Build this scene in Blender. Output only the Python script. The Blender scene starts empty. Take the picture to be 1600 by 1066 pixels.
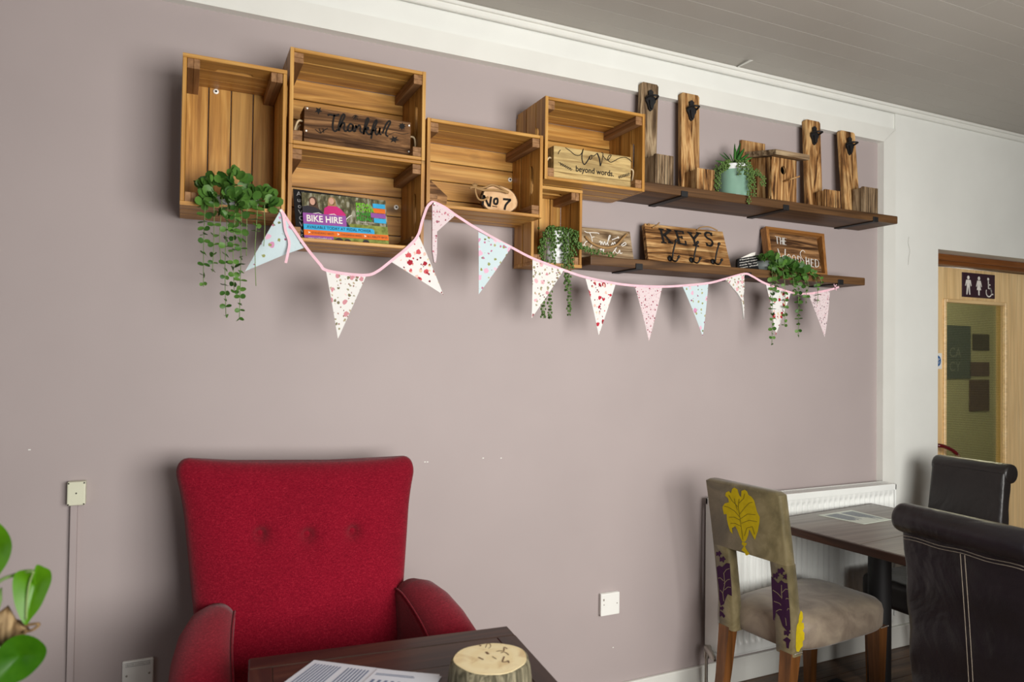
import bpy, bmesh, math, random
from mathutils import Vector, Matrix
import numpy as np
R = random.Random(11)
SC = bpy.context.scene
COL = SC.collection
PI = math.pi

# ------------------------------------------------------------------ camera
CF, CYAW, CPIT, CROL = 1105.12, 0.437037, 0.0173866, 0.0128284
CAM = Vector((0.0, -2.42, 1.43))
def cam_axes():
    f = Vector((math.sin(CYAW)*math.cos(CPIT), math.cos(CYAW)*math.cos(CPIT), math.sin(CPIT)))
    r = Vector((math.cos(CYAW), -math.sin(CYAW), 0)); u = r.cross(f)
    return r*math.cos(CROL)+u*math.sin(CROL), -r*math.sin(CROL)+u*math.cos(CROL), f
AR, AU, AF = cam_axes()
cd = bpy.data.cameras.new('camera'); cam = bpy.data.objects.new('camera', cd); COL.objects.link(cam)
cam.matrix_world = Matrix(((AR.x, AU.x, -AF.x, CAM.x), (AR.y, AU.y, -AF.y, CAM.y), (AR.z, AU.z, -AF.z, CAM.z), (0, 0, 0, 1)))
cd.sensor_width = 36; cd.lens = 36*CF/1600; cd.clip_start = .02
cd.dof.use_dof = True; cd.dof.focus_distance = 2.75; cd.dof.aperture_fstop = 3.5
SC.camera = cam

# ------------------------------------------------------------------ world, daylight, exposure
SC.view_settings.view_transform = 'Standard'; SC.view_settings.look = 'None'
SC.view_settings.gamma = 1; SC.view_settings.use_curve_mapping = False
SC.view_settings.exposure = 0.0
w = bpy.data.worlds.new('world'); SC.world = w; w.use_nodes = True
w.node_tree.nodes['Background'].inputs[0].default_value = (.80, .88, 1, 1)
w.node_tree.nodes['Background'].inputs[1].default_value = .6
def area(name, loc, direction, sx, sy, power, color):
    l = bpy.data.lights.new(name, 'AREA'); l.shape = 'RECTANGLE'; l.size = sx; l.size_y = sy
    l.energy = power; l.color = color
    o = bpy.data.objects.new(name, l); COL.objects.link(o); o.location = loc
    o.rotation_euler = Vector(direction).to_track_quat('-Z', 'Y').to_euler()
    return o
# daylight entering by the windows behind the camera and by the window in the left wall
area('daylight_front', (1.4, -3.44, 1.42), (0, 1, 0), 2.1, 1.3, 150, (1, .975, .935))
area('daylight_side', (-2.02, -1.9, 1.25), (1, 0, 0), 1.2, 1.3, 3, (.86, .93, 1))

# ------------------------------------------------------------------ helpers: pixel of the photo -> point at a known depth
def ray(px, py): return AR*((px-800)/CF) - AU*((py-533)/CF) + AF
def P(px, py, y=0.):
    d = ray(px, py); return CAM + d*((y-CAM.y)/d.y)
def PZ(px, py, z):
    d = ray(px, py); return CAM + d*((z-CAM.z)/d.z)
def PP(px, py, o, n):
    d = ray(px, py); return CAM + d*((Vector(o)-CAM).dot(n)/d.dot(n))

# ------------------------------------------------------------------ helpers: objects
ORG = {}
def thing(name, label, cat, loc=(0, 0, 0), group=None):
    o = bpy.data.objects.new(name, None); COL.objects.link(o); o.location = loc; o.empty_display_size = .05
    o['label'] = label; o['category'] = cat
    if group: o['group'] = group
    ORG[o] = Vector(loc); return o
def tag(o, label, cat, group=None):
    o['label'] = label; o['category'] = cat
    if group: o['group'] = group
    return o
def struct(o): o['kind'] = 'structure'; return o
def mesh(name, VF, mat, parent=None, smooth=False, label=None, shade_angle=None):
    V, F = VF
    V = [Vector(v) for v in V]
    lo = Vector([min(v[i] for v in V) for i in range(3)]); hi = Vector([max(v[i] for v in V) for i in range(3)])
    c = (lo+hi)/2
    me = bpy.data.meshes.new(name); me.from_pydata([tuple(v-c) for v in V], [], F); me.update()
    bm = bmesh.new(); bm.from_mesh(me); bmesh.ops.recalc_face_normals(bm, faces=bm.faces); bm.to_mesh(me); bm.free()
    if smooth:
        me.polygons.foreach_set('use_smooth', [True]*len(me.polygons))
        if shade_angle: me.set_sharp_from_angle(angle=math.radians(shade_angle))
    me.materials.append(mat)
    o = bpy.data.objects.new(name, me); COL.objects.link(o)
    if parent is not None:
        o.parent = parent; o.location = c-ORG[parent]
    else: o.location = c
    ORG[o] = c
    if label: o['label'] = label
    return o
def join(*L):
    V = []; F = []
    for v, f in L:
        n = len(V); V += list(v); F += [tuple(i+n for i in q) for q in f]
    return V, F
def xform(VF, M): return [M @ Vector(v) for v in VF[0]], VF[1]
def bmout(bm):
    bm.verts.index_update()
    r = [v.co.copy() for v in bm.verts], [tuple(v.index for v in f.verts) for f in bm.faces]; bm.free(); return r
def box(x0, x1, y0, y1, z0, z1, b=0., seg=1):
    bm = bmesh.new(); bmesh.ops.create_cube(bm, size=1)
    for v in bm.verts: v.co = Vector(((x0+x1)/2+v.co.x*(x1-x0), (y0+y1)/2+v.co.y*(y1-y0), (z0+z1)/2+v.co.z*(z1-z0)))
    if b: bmesh.ops.bevel(bm, geom=list(bm.edges), offset=b, segments=seg, affect='EDGES', profile=.5)
    return bmout(bm)
def prism(poly, a, b, b_=0.):
    """poly: 3D points of a planar outline; extruded from offset a to b along vectors"""
    a = Vector(a); b = Vector(b)
    n = len(poly); V = [Vector(p)+a for p in poly]+[Vector(p)+b for p in poly]
    F = [tuple(range(n)), tuple(range(2*n-1, n-1, -1))]+[(i, (i+1) % n, n+(i+1) % n, n+i) for i in range(n)]
    return V, F
def lathe(prof, c, n=32):
    V = []; F = []
    for r, z in prof:
        for k in range(n):
            t = 2*PI*k/n; V.append(Vector((c[0]+r*math.cos(t), c[1]+r*math.sin(t), c[2]+z)))
    for i in range(len(prof)-1):
        for k in range(n): F.append((i*n+k, i*n+(k+1) % n, (i+1)*n+(k+1) % n, (i+1)*n+k))
    if prof[0][0] > 1e-6: F.append(tuple(range(n-1, -1, -1)))
    if prof[-1][0] > 1e-6: F.append(tuple((len(prof)-1)*n+k for k in range(n)))
    return V, F
def tube(pts, r, n=8, cap=True):
    pts = [Vector(p) for p in pts]; m = len(pts)
    rr = r if isinstance(r, (list, tuple)) else [r]*m
    V = []; F = []; up = None
    for i in range(m):
        t = (pts[min(i+1, m-1)]-pts[max(i-1, 0)]).normalized()
        if up is None: up = Vector((0, 0, 1)) if abs(t.z) < .9 else Vector((1, 0, 0))
        s = t.cross(up).normalized(); up = s.cross(t).normalized()
        for k in range(n):
            a = 2*PI*k/n; V.append(pts[i]+(s*math.cos(a)+up*math.sin(a))*rr[i])
    for i in range(m-1):
        for k in range(n): F.append((i*n+k, i*n+(k+1) % n, (i+1)*n+(k+1) % n, (i+1)*n+k))
    if cap: F.append(tuple(range(n-1, -1, -1))); F.append(tuple((m-1)*n+k for k in range(n)))
    return V, F
def loft(secs, cap=True):
    n = len(secs[0]); V = [Vector(p) for s in secs for p in s]; F = []
    for i in range(len(secs)-1):
        for k in range(n): F.append((i*n+k, i*n+(k+1) % n, (i+1)*n+(k+1) % n, (i+1)*n+k))
    if cap: F.append(tuple(range(n-1, -1, -1))); F.append(tuple((len(secs)-1)*n+k for k in range(n)))
    return V, F
def crom(pts, k=6, closed=False):
    pts = [Vector(p) for p in pts]
    if len(pts) < 3: return pts
    o = []; n = len(pts); rng = n if closed else n-1
    for i in range(rng):
        g = (lambda j: pts[j % n]) if closed else (lambda j: pts[max(0, min(n-1, j))])
        a, b, c, d = g(i-1), g(i), g(i+1), g(i+2)
        for j in range(k):
            t = j/k
            o.append(.5*((2*b)+(c-a)*t+(2*a-5*b+4*c-d)*t*t+(3*b-a-3*c+d)*t**3))
    if not closed: o.append(pts[-1])
    return o
def ribbon(pts, wd, nrm):
    pts = [Vector(p) for p in pts]; m = len(pts); V = []; F = []; nrm = Vector(nrm)
    for i in range(m):
        t = (pts[min(i+1, m-1)]-pts[max(i-1, 0)]); t = t.normalized() if t.length > 1e-9 else Vector((1, 0, 0))
        s = t.cross(nrm).normalized(); ww = wd[i] if isinstance(wd, (list, tuple)) else wd
        V += [pts[i]+s*ww/2, pts[i]-s*ww/2]
    F = [(2*i, 2*i+1, 2*i+3, 2*i+2) for i in range(m-1)]
    return V, F
def ball(c, r, u=8, v=5, sc=(1, 1, 1)):
    V = [Vector((c[0], c[1], c[2]-r*sc[2]))]; F = []
    for i in range(1, v):
        ph = -PI/2+PI*i/v
        for k in range(u):
            t = 2*PI*k/u; V.append(Vector((c[0]+r*sc[0]*math.cos(ph)*math.cos(t), c[1]+r*sc[1]*math.cos(ph)*math.sin(t), c[2]+r*sc[2]*math.sin(ph))))
    V.append(Vector((c[0], c[1], c[2]+r*sc[2]))); L = len(V)-1
    for k in range(u):
        F.append((0, 1+(k+1) % u, 1+k)); F.append((L, 1+(v-2)*u+k, 1+(v-2)*u+(k+1) % u))
        for i in range(v-2): F.append((1+i*u+k, 1+i*u+(k+1) % u, 1+(i+1)*u+(k+1) % u, 1+(i+1)*u+k))
    return V, F
def text(s, size, o, ux, uy, align='LEFT', bold=0., squeeze=1.):
    """flat lettering: built-in font outline, mapped to origin o, axes ux (reading) and uy (up)"""
    cu = bpy.data.curves.new('t', 'FONT'); cu.body = s; cu.size = size; cu.align_x = align; cu.offset = bold; cu.resolution_u = 3
    ob = bpy.data.objects.new('t', cu); COL.objects.link(ob)
    dg = bpy.context.evaluated_depsgraph_get(); me = ob.evaluated_get(dg).to_mesh()
    V = [Vector(o)+Vector(ux)*(v.co.x*squeeze)+Vector(uy)*v.co.y for v in me.vertices]; F = [tuple(p.vertices) for p in me.polygons]
    ob.evaluated_get(dg).to_mesh_clear(); bpy.data.objects.remove(ob); bpy.data.curves.remove(cu)
    return V, F
def rows(nx, ny, f):
    V = [f(i/nx, j/ny) for j in range(ny+1) for i in range(nx+1)]
    F = [(j*(nx+1)+i, j*(nx+1)+i+1, (j+1)*(nx+1)+i+1, (j+1)*(nx+1)+i) for j in range(ny) for i in range(nx)]
    return V, F

# ------------------------------------------------------------------ materials
def lin(c): return tuple((x/255/12.92 if x/255 <= .04045 else ((x/255+.055)/1.055)**2.4) for x in c)+(1,)
class NT:
    def __init__(s, name, rough=.6, spec=.3):
        s.m = bpy.data.materials.new(name); s.m.use_nodes = True; s.t = s.m.node_tree; s.n = s.t.nodes; s.l = s.t.links
        s.b = s.n['Principled BSDF']; s.b.inputs['Roughness'].default_value = rough; s.b.inputs['Specular IOR Level'].default_value = spec
        s.co = s.n.new('ShaderNodeTexCoord'); s._v = None
    def add(s, typ, **kw):
        n = s.n.new(typ)
        for k, v in kw.items(): setattr(n, k, v)
        return n
    def vec(s, scale, rnd=True, rot=(0, 0, 0)):
        mp = s.add('ShaderNodeMapping'); mp.inputs['Scale'].default_value = scale; mp.inputs['Rotation'].default_value = rot
        if rnd:
            oi = s.add('ShaderNodeObjectInfo'); mu = s.add('ShaderNodeVectorMath', operation='MULTIPLY_ADD')
            mu.inputs[1].default_value = (17.3, 31.7, 23.1)
            s.l.new(oi.outputs['Random'], mu.inputs[0]); s.l.new(s.co.outputs['Object'], mu.inputs[2]); s.l.new(mu.outputs[0], mp.inputs[0])
        else: s.l.new(s.co.outputs['Object'], mp.inputs[0])
        return mp.outputs[0]
    def noise(s, vec, scale, detail=4, dist=0., rough=.55):
        n = s.add('ShaderNodeTexNoise'); n.inputs['Scale'].default_value = scale; n.inputs['Detail'].default_value = detail
        n.inputs['Distortion'].default_value = dist; n.inputs['Roughness'].default_value = rough
        s.l.new(vec, n.inputs['Vector']); return n.outputs['Fac']
    def voro(s, vec, scale, rand=1.):
        n = s.add('ShaderNodeTexVoronoi'); n.inputs['Scale'].default_value = scale; n.inputs['Randomness'].default_value = rand
        s.l.new(vec, n.inputs['Vector']); return n
    def ramp(s, fac, stops, interp='LINEAR'):
        r = s.add('ShaderNodeValToRGB'); r.color_ramp.interpolation = interp; e = r.color_ramp.elements
        while len(e) < len(stops): e.new(.5)
        for q, (p, c) in zip(e, stops): q.position = p; q.color = c if len(c) == 4 else lin(c)
        s.l.new(fac, r.inputs[0]); return r.outputs[0]
    def mix(s, fac, a, b, mode='MIX'):
        m = s.add('ShaderNodeMix', data_type='RGBA', blend_type=mode)
        for sock, v in ((m.inputs[0], fac), (m.inputs[6], a), (m.inputs[7], b)):
            if isinstance(v, (int, float)): sock.default_value = v
            elif isinstance(v, tuple): sock.default_value = v if len(v) == 4 else lin(v)
            else: s.l.new(v, sock)
        return m.outputs[2]
    def math(s, op, a, b=0.):
        m = s.add('ShaderNodeMath', operation=op)
        for i, v in enumerate((a, b)):
            if isinstance(v, (int, float)): m.inputs[i].default_value = v
            else: s.l.new(v, m.inputs[i])
        return m.outputs[0]
    def col(s, c):
        if isinstance(c, tuple): s.b.inputs['Base Color'].default_value = c if len(c) == 4 else lin(c)
        else: s.l.new(c, s.b.inputs['Base Color'])
    def bump(s, h, st=.3, d=.002):
        b = s.add('ShaderNodeBump'); b.inputs['Strength'].default_value = st; b.inputs['Distance'].default_value = d
        s.l.new(h, b.inputs['Height']); s.l.new(b.outputs[0], s.b.inputs['Normal'])
BK = lin((0, 0, 0)); WH = (1, 1, 1, 1)
def paint(name, c, rough=.6, var=.04, sc=3., bump=.08, spec=.3):
    t = NT(name, rough, spec); v = t.vec((1, 1, 1), False)
    c2 = tuple(max(0, x*(1-var)) for x in c); f = t.noise(v, sc, 3)
    t.col(t.ramp(f, [(.3, c2), (.7, c)])); t.bump(t.noise(v, 240, 2), bump, .001); return t.m
def plain(name, c, rough=.5, spec=.4, metal=0.):
    t = NT(name, rough, spec); v = t.vec((1, 1, 1)); f = t.noise(v, 40, 2)
    t.col(t.ramp(f, [(.3, tuple(x*.93 for x in c)), (.7, c)])); t.b.inputs['Metallic'].default_value = metal; return t.m
def wood(name, dark, mid, light, axis, rough=.5, freq=1., knot=.5, spec=.3, contrast=1.):
    t = NT(name, rough, spec); s = [34*freq]*3; s['xyz'.index(axis)] = 2.2*freq
    v = t.vec(tuple(s)); f = t.noise(v, 1., 5, 1.2)
    a = .5-.2/contrast; b = .5+.2/contrast
    c = t.ramp(f, [(a, dark), (.5, mid), (b, light)])
    s2 = [160*freq]*3; s2['xyz'.index(axis)] = 5*freq
    fib = t.noise(t.vec(tuple(s2)), 1., 3); c = t.mix(.22, c, t.ramp(fib, [(.35, (70, 50, 30)), (.65, (255, 255, 255))]), 'MULTIPLY')
    if knot:
        s3 = [9*freq]*3; s3['xyz'.index(axis)] = 5.*freq
        vo = t.voro(t.vec(tuple(s3)), 1.); sep = t.add('ShaderNodeSeparateColor'); t.l.new(vo.outputs['Color'], sep.inputs[0])
        sel = t.math('LESS_THAN', sep.outputs[0], .42)
        k = t.ramp(vo.outputs['Distance'], [(.0, WH), (.10, (200, 200, 200)), (.17, BK)])
        kf = t.math('MULTIPLY', t.math('MULTIPLY', k, sel), knot)
        c = t.mix(kf, c, tuple(x*.45 for x in dark))
    t.col(c); t.bump(f, .12, .002); return t.m
def burnt(name, axis, dark=(68, 42, 24), mid=(164, 118, 70), light=(210, 170, 116), thr=-.015, freq=1.):
    t = NT(name, .75, .15); s = [26*freq]*3; s['xyz'.index(axis)] = 2.6*freq
    f = t.noise(t.vec(tuple(s)), 1., 5, 2.2); g = t.noise(t.vec((9, 9, 9)), 1., 3, .5)
    s2 = [70*freq]*3; s2['xyz'.index(axis)] = 5*freq; h = t.noise(t.vec(tuple(s2)), 1., 3, .6)
    c = t.ramp(f, [(.36+thr, dark), (.5+thr, mid), (.62+thr, light)])
    c = t.mix(t.ramp(g, [(.5, BK), (.7, (170, 170, 170))]), c, dark)
    c = t.mix(.35, c, t.ramp(h, [(.4, (80, 60, 40)), (.6, WH)]), 'MULTIPLY'); t.col(c); t.bump(h, .25, .002); return t.m
def floral(name, base, layers, spec=.1):
    """layers: (scale, radius, colours, keep) blossoms scattered on cotton"""
    t = NT(name, .9, spec); t.b.inputs['Sheen Weight'].default_value = .1
    c = lin(base); first = True
    for i, (sc, rad, cols, keep) in enumerate(layers):
        v = t.vec((1, .02, 1), True, (0, .35*i, 0)); nd = t.add('ShaderNodeTexNoise'); nd.inputs['Scale'].default_value = sc*2.2
        t.l.new(v, nd.inputs['Vector']); wv = t.add('ShaderNodeVectorMath', operation='MULTIPLY_ADD'); wv.inputs[1].default_value = (.55/sc,)*3
        t.l.new(nd.outputs['Color'], wv.inputs[0]); t.l.new(v, wv.inputs[2])
        vo = t.voro(wv.outputs[0], sc); sep = t.add('ShaderNodeSeparateColor'); t.l.new(vo.outputs['Color'], sep.inputs[0])
        m = t.math('MULTIPLY', t.math('LESS_THAN', vo.outputs['Distance'], rad), t.math('LESS_THAN', sep.outputs[0], keep))
        cc = t.ramp(sep.outputs[1], [(k/len(cols), q) for k, q in enumerate(cols)], 'CONSTANT')
        c = t.mix(m, c, cc)
    t.col(c); wv = t.noise(t.vec((900, 900, 900)), 1., 1); t.bump(wv, .15, .0006)
    tr = t.add('ShaderNodeBsdfTranslucent'); ms = t.add('ShaderNodeMixShader'); ms.inputs[0].default_value = .18
    t.l.new(c, tr.inputs[0]) if not isinstance(c, tuple) else None
    t.l.new(t.b.outputs[0], ms.inputs[1]); t.l.new(tr.outputs[0], ms.inputs[2]); t.l.new(ms.outputs[0], t.n['Material Output'].inputs[0])
    return t.m
def leafmat(name, c1, c2, rough=.45, trans=.25):
    t = NT(name, rough, .35); oi = t.add('ShaderNodeObjectInfo'); n = t.noise(t.vec((1, 1, 1)), 45, 2)
    f = t.math('ADD', t.math('MULTIPLY', oi.outputs['Random'], .6), t.math('MULTIPLY', n, .4)); c = t.ramp(f, [(.15, c1), (.8, c2)]); t.col(c)
    tr = t.add('ShaderNodeBsdfTranslucent'); ms = t.add('ShaderNodeMixShader'); ms.inputs[0].default_value = trans
    t.l.new(c, tr.inputs[0]); t.l.new(t.b.outputs[0], ms.inputs[1]); t.l.new(tr.outputs[0], ms.inputs[2]); t.l.new(ms.outputs[0], t.n['Material Output'].inputs[0])
    return t.m
M = {}
M['mauve'] = paint('mauve_wall_paint', (170, 158, 156), .62, .03, 2.)
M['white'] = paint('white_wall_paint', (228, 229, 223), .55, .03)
M['taupe'] = paint('taupe_wall_paint', (92, 86, 84), .7, .03)
M['gloss'] = paint('white_gloss_trim', (226, 226, 219), .35, .03, 4., .03, .5)
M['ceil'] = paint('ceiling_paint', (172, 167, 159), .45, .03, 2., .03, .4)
M['plastic'] = paint('white_plastic', (236, 236, 230), .3, .02, 4., 0., .5)
M['rad'] = paint('radiator_enamel', (236, 238, 234), .3, .02, 4., 0., .5)
for a in 'xyz':
    M['pine_'+a] = wood('honey_pine_'+a, (146, 98, 40), (186, 134, 62), (214, 168, 94), a, .42, .8, .85, .4)
    M['shelf_'+a] = wood('walnut_stain_'+a, (64, 44, 26), (94, 66, 40), (116, 84, 52), a, .5, .7, .3)
    M['burnt_'+a] = burnt('scorched_pine_'+a, a)
    M['grey_'+a] = burnt('weathered_scorched_pine_'+a, a, (84, 66, 48), (142, 118, 90), (180, 158, 126))
    M['table_'+a] = wood('dark_table_wood_'+a, (38, 23, 17), (58, 36, 26), (82, 52, 36), a, .38, .6, .2, .45)
    M['dine_'+a] = wood('worn_table_top_'+a, (84, 74, 64), (112, 102, 90), (134, 124, 110), a, .3, .5, 0, .5)
    M['floor_'+a] = wood('floor_oak_'+a, (72, 54, 42), (104, 80, 62), (126, 100, 78), a, .4, .6, .2, .4)
    M['chairleg_'+a] = wood('mahogany_leg_'+a, (84, 52, 24), (112, 70, 34), (134, 86, 46), a, .35, .8, 0, .5)
    M['beech_'+a] = wood('beech_veneer_'+a, (224, 186, 128), (238, 204, 148), (244, 216, 164), a, .4, .6, 0, .4, .7)
    M['oak_'+a] = wood('light_oak_'+a, (138, 90, 44), (162, 110, 58), (180, 128, 76), a, .5, .8, 0)
M['batten'] = wood('batten_end_grain', (118, 82, 48), (146, 106, 68), (168, 128, 88), 'y', .6, .8, 0)
M['black'] = plain('black_iron', (26, 25, 26), .55, .4)
M['blackink'] = plain('black_ink', (38, 35, 33), .8, .1)
M['whiteink'] = plain('white_chalk_paint', (236, 232, 224), .8, .1)
M['slate'] = plain('blackboard', (22, 22, 24), .6, .2)
M['jute'] = plain('jute_twine', (164, 130, 88), .9, .1)
M['rope'] = plain('pale_rope', (206, 184, 148), .9, .1)
M['chrome'] = plain('brushed_metal', (190, 186, 178), .3, .5, 1.)
M['screw'] = plain('bright_screw', (250, 246, 236), .3, .5)
M['red'] = None
M['green_eu'] = leafmat('eucalyptus_leaf', (42, 84, 28), (100, 142, 62))
M['green_pearl'] = leafmat('pearl_leaf', (60, 92, 36), (120, 148, 78), .35, .1)
M['green_aloe'] = leafmat('aloe_leaf', (34, 84, 30), (70, 124, 52), .35, .1)
M['green_philo'] = leafmat('philodendron_leaf', (44, 96, 8), (84, 138, 16), .35, .3)
M['stem'] = leafmat('stem', (92, 122, 64), (128, 150, 90), .6, .1)
M['bark'] = burnt('moss_pole_bark', 'z', (70, 52, 34), (120, 96, 66), (160, 136, 100))
M['pink'] = plain('pink_ribbon', (238, 192, 204), .8, .1)
M['pot_white'] = paint('white_ceramic', (232, 234, 234), .4, .03, 20.)
M['pot_teal'] = paint('sage_green_glaze', (140, 178, 158), .16, .05, 14., 0., .6)
M['pot_grey'] = paint('grey_ceramic', (104, 110, 108), .5, .06, 14.)
M['soil'] = plain('soil', (50, 38, 28), .95, .05)
M['fl_blue'] = floral('pale_blue_rose_cotton', (204, 222, 226), [(34, .34, [(232, 184, 206), (214, 150, 184), (238, 200, 214)], .50), (70, .34, [(152, 156, 96), (174, 172, 120), (120, 130, 80)], .26), (80, .30, [(158, 84, 120), (190, 120, 150)], .20)])
M['fl_white'] = floral('cream_rose_cotton', (232, 231, 227), [(44, .34, [(232, 184, 190), (208, 146, 154), (240, 208, 206)], .42), (80, .36, [(156, 150, 118), (128, 122, 94), (184, 168, 140)], .45), (110, .30, [(126, 78, 76), (160, 118, 106)], .22)])
M['fl_red'] = floral('white_poppy_cotton', (234, 232, 229), [(40, .34, [(190, 52, 68), (208, 92, 98), (168, 44, 58)], .55), (62, .34, [(222, 208, 166), (232, 196, 182)], .34), (95, .30, [(128, 34, 44), (200, 76, 86)], .26)])
M['fl_pink'] = floral('pink_ditsy_cotton', (226, 210, 212), [(105, .32, [(156, 78, 96), (200, 128, 142), (126, 106, 114)], .50), (170, .30, [(170, 130, 140), (206, 160, 168)], .45)])
def red_fabric():
    t = NT('red_wool_upholstery', .95, .12); v = t.vec((1, 1, 1), False)
    a = t.noise(t.vec((900, 900, 130), False), 1., 2); b = t.noise(t.vec((130, 130, 900), False), 1., 2); g = t.noise(v, 5, 3)
    f = t.math('ADD', t.math('MULTIPLY', a, .5), t.math('MULTIPLY', b, .5))
    c = t.ramp(f, [(.36, (98, 2, 22)), (.52, (126, 4, 30)), (.66, (156, 34, 50))]); c = t.mix(.3, c, t.ramp(g, [(.3, (190, 190, 190)), (.7, WH)]), 'MULTIPLY')
    t.col(c); t.bump(f, .4, .0015); t.b.inputs['Sheen Weight'].default_value = .12; return t.m
M['red'] = red_fabric()
def leather(name, c, rough=.34):
    t = NT(name, rough, .5); v = t.vec((1, 1, 1), False); a = t.noise(v, 6, 4); t.col(t.ramp(a, [(.3, tuple(x*.75 for x in c)), (.7, c)]))
    n = t.noise(v, 5.5, 3, .8); f = t.noise(v, 260, 2); t.bump(t.math('ADD', t.math('MULTIPLY', n, 3.5), t.math('MULTIPLY', f, .12)), .5, .006); return t.m
M['leather'] = leather('dark_aubergine_leather', (32, 28, 33)); M['leather2'] = leather('black_brown_leather', (34, 30, 29), .4)
def damask(name, c1, c2, c3):
    t = NT(name, .5, .4); v = t.vec((1, 1, 1), False); a = t.noise(v, 9, 5, .8); b = t.noise(t.vec((1, 1, 1), False), 60, 4, 2.)
    c = t.ramp(a, [(.32, c1), (.5, c2), (.68, c3)]); c = t.mix(t.ramp(b, [(.6, BK), (.72, (90, 90, 90))]), c, (190, 176, 140)); t.col(c); t.bump(b, .1, .001)
    t.b.inputs['Sheen Weight'].default_value = .2; return t.m
M['damask'] = damask('khaki_gold_satin', (84, 75, 48), (108, 97, 66), (130, 118, 86))
M['satin'] = damask('taupe_satin_seat', (110, 96, 82), (134, 120, 104), (154, 140, 120))
M['yellow'] = plain('yellow_flock_print', (196, 172, 26), .8, .1); M['purple'] = plain('aubergine_flock_print', (62, 34, 62), .85, .1)
def metal_trim(): return plain('stitching', (176, 164, 146), .8, .1)
M['stitch'] = metal_trim()

# ------------------------------------------------------------------ the setting
WF = -.033          # face of the white surround, proud of the mauve panel
CH = 2.69           # ceiling height
X0, X1, Y0 = -2.0, 5.6, -3.4
wb = struct(mesh('wall_back', box(X0-.1, 3.45, 0, .12, 0, CH+.1), M['mauve']))
wr = struct(mesh('wall_white', join(box(3.22, 3.553, WF, .16, 0, CH), box(3.553, X1, WF, .16, 2.0, CH), box(4.72, X1, WF, .16, 0, 2.0)), M['white']))
wu = struct(mesh('wall_upper', box(X0, 3.22, WF+.008, .0, 2.575, CH), M['white']))
struct(mesh('trim_1', prism([Vector((x, 0, z)) for x, z in ((X0, 2.503), (3.135, 2.503), (3.2215, 2.578), (X0, 2.578))], (0, WF-.002, 0), (0, 0, 0)), M['gloss']))
struct(mesh('trim_2', prism([Vector((x, 0, z)) for x, z in ((3.135, 0), (3.222, 0), (3.222, 2.5776), (3.1357, 2.503), (3.135, 2.503))], (0, WF-.002, 0), (0, 0, 0)), M['gloss']))
struct(mesh('trim_3', join(box(X0, X1, WF-.018, WF, 2.655, CH, .004), box(X0, X1, WF-.03, WF-.016, 2.676, CH, .003)), M['gloss']))
struct(mesh('wall_left', join(box(X0-.12, X0, Y0-.1, -2.55, 0, CH), box(X0-.12, X0, -1.25, .1, 0, CH), box(X0-.12, X0, -2.55, -1.25, 0, .55), box(X0-.12, X0, -2.55, -1.25, 1.95, CH)), M['taupe']))
struct(mesh('wall_right', box(X1, X1+.1, Y0, .1, 0, CH), M['taupe']))
struct(mesh('wall_front', join(box(X0, .1, Y0-.14, Y0, 0, CH), box(2.5, X1, Y0-.14, Y0, 0, CH), box(.1, 2.5, Y0-.14, Y0, 0, .76), box(.1, 2.5, Y0-.14, Y0, 2.24, CH)), M['taupe']))
struct(mesh('window_1', join(*[box(x, x+.04, Y0-.03, Y0-.005, .76, 2.24, .004) for x in (.1, 1.28, 2.46)], box(.1, 2.5, Y0-.03, Y0-.005, .76, .8, .004), box(.1, 2.5, Y0-.03, Y0-.005, 2.2, 2.24, .004)), M['gloss']))
ws = struct(mesh('window_2', join(*[box(X0-.06, X0-.01, y, y+.05, .55, 1.95, .004) for y in (-2.55, -1.92, -1.3)], box(X0-.06, X0-.01, -2.55, -1.25, .55, .6, .004), box(X0-.06, X0-.01, -2.55, -1.25, 1.9, 1.95, .004)), M['gloss']))
# skirting board
struct(mesh('baseboard_back', box(X0, 3.14, -.018, 0, 0, .106, .004), M['gloss']))
struct(mesh('baseboard_white', box(3.135, 3.553, WF-.018, WF, 0, .106, .004), M['gloss']))
# ceiling: painted boards running along the wall
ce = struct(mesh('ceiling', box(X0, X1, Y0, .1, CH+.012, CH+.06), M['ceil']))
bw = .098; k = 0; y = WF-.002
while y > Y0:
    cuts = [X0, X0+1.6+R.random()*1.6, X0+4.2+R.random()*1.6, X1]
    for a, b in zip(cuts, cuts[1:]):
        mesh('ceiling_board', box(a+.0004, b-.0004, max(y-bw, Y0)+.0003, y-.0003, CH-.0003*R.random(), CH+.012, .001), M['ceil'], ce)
    y -= bw
# a sliver of torn paint hanging from the ceiling
p = PZ(1161, 100, CH-.006); fa, fb_ = PZ(1150, 106, CH-.004), PZ(1174, 94, CH-.012); fs = (fb_-fa).cross(Vector((0, 0, 1))).normalized()*.008
mesh('paint_flake', prism([fa-fs*.4, fa+fs*.4, fb_+fs, fb_-fs], (0, 0, 0), (0, 0, -.001)), M['gloss'], ce)
# floor: planks
fl = struct(mesh('floor', box(X0, X1, Y0, .16, -.06, -.012), M['floor_x']))
y = .0; r = 0
while y > Y0:
    x = X0-R.random()*.9
    while x < X1:
        a, b = max(x, X0), min(x+1.25, X1)
        if b-a > .03: mesh('plank', box(a+.0008, b-.0008, max(y-.135, Y0)+.0008, y-.0008, -.012, -.0006*R.random(), .002), M['floor_x'], fl)
        x += 1.25
    y -= .135
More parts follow.
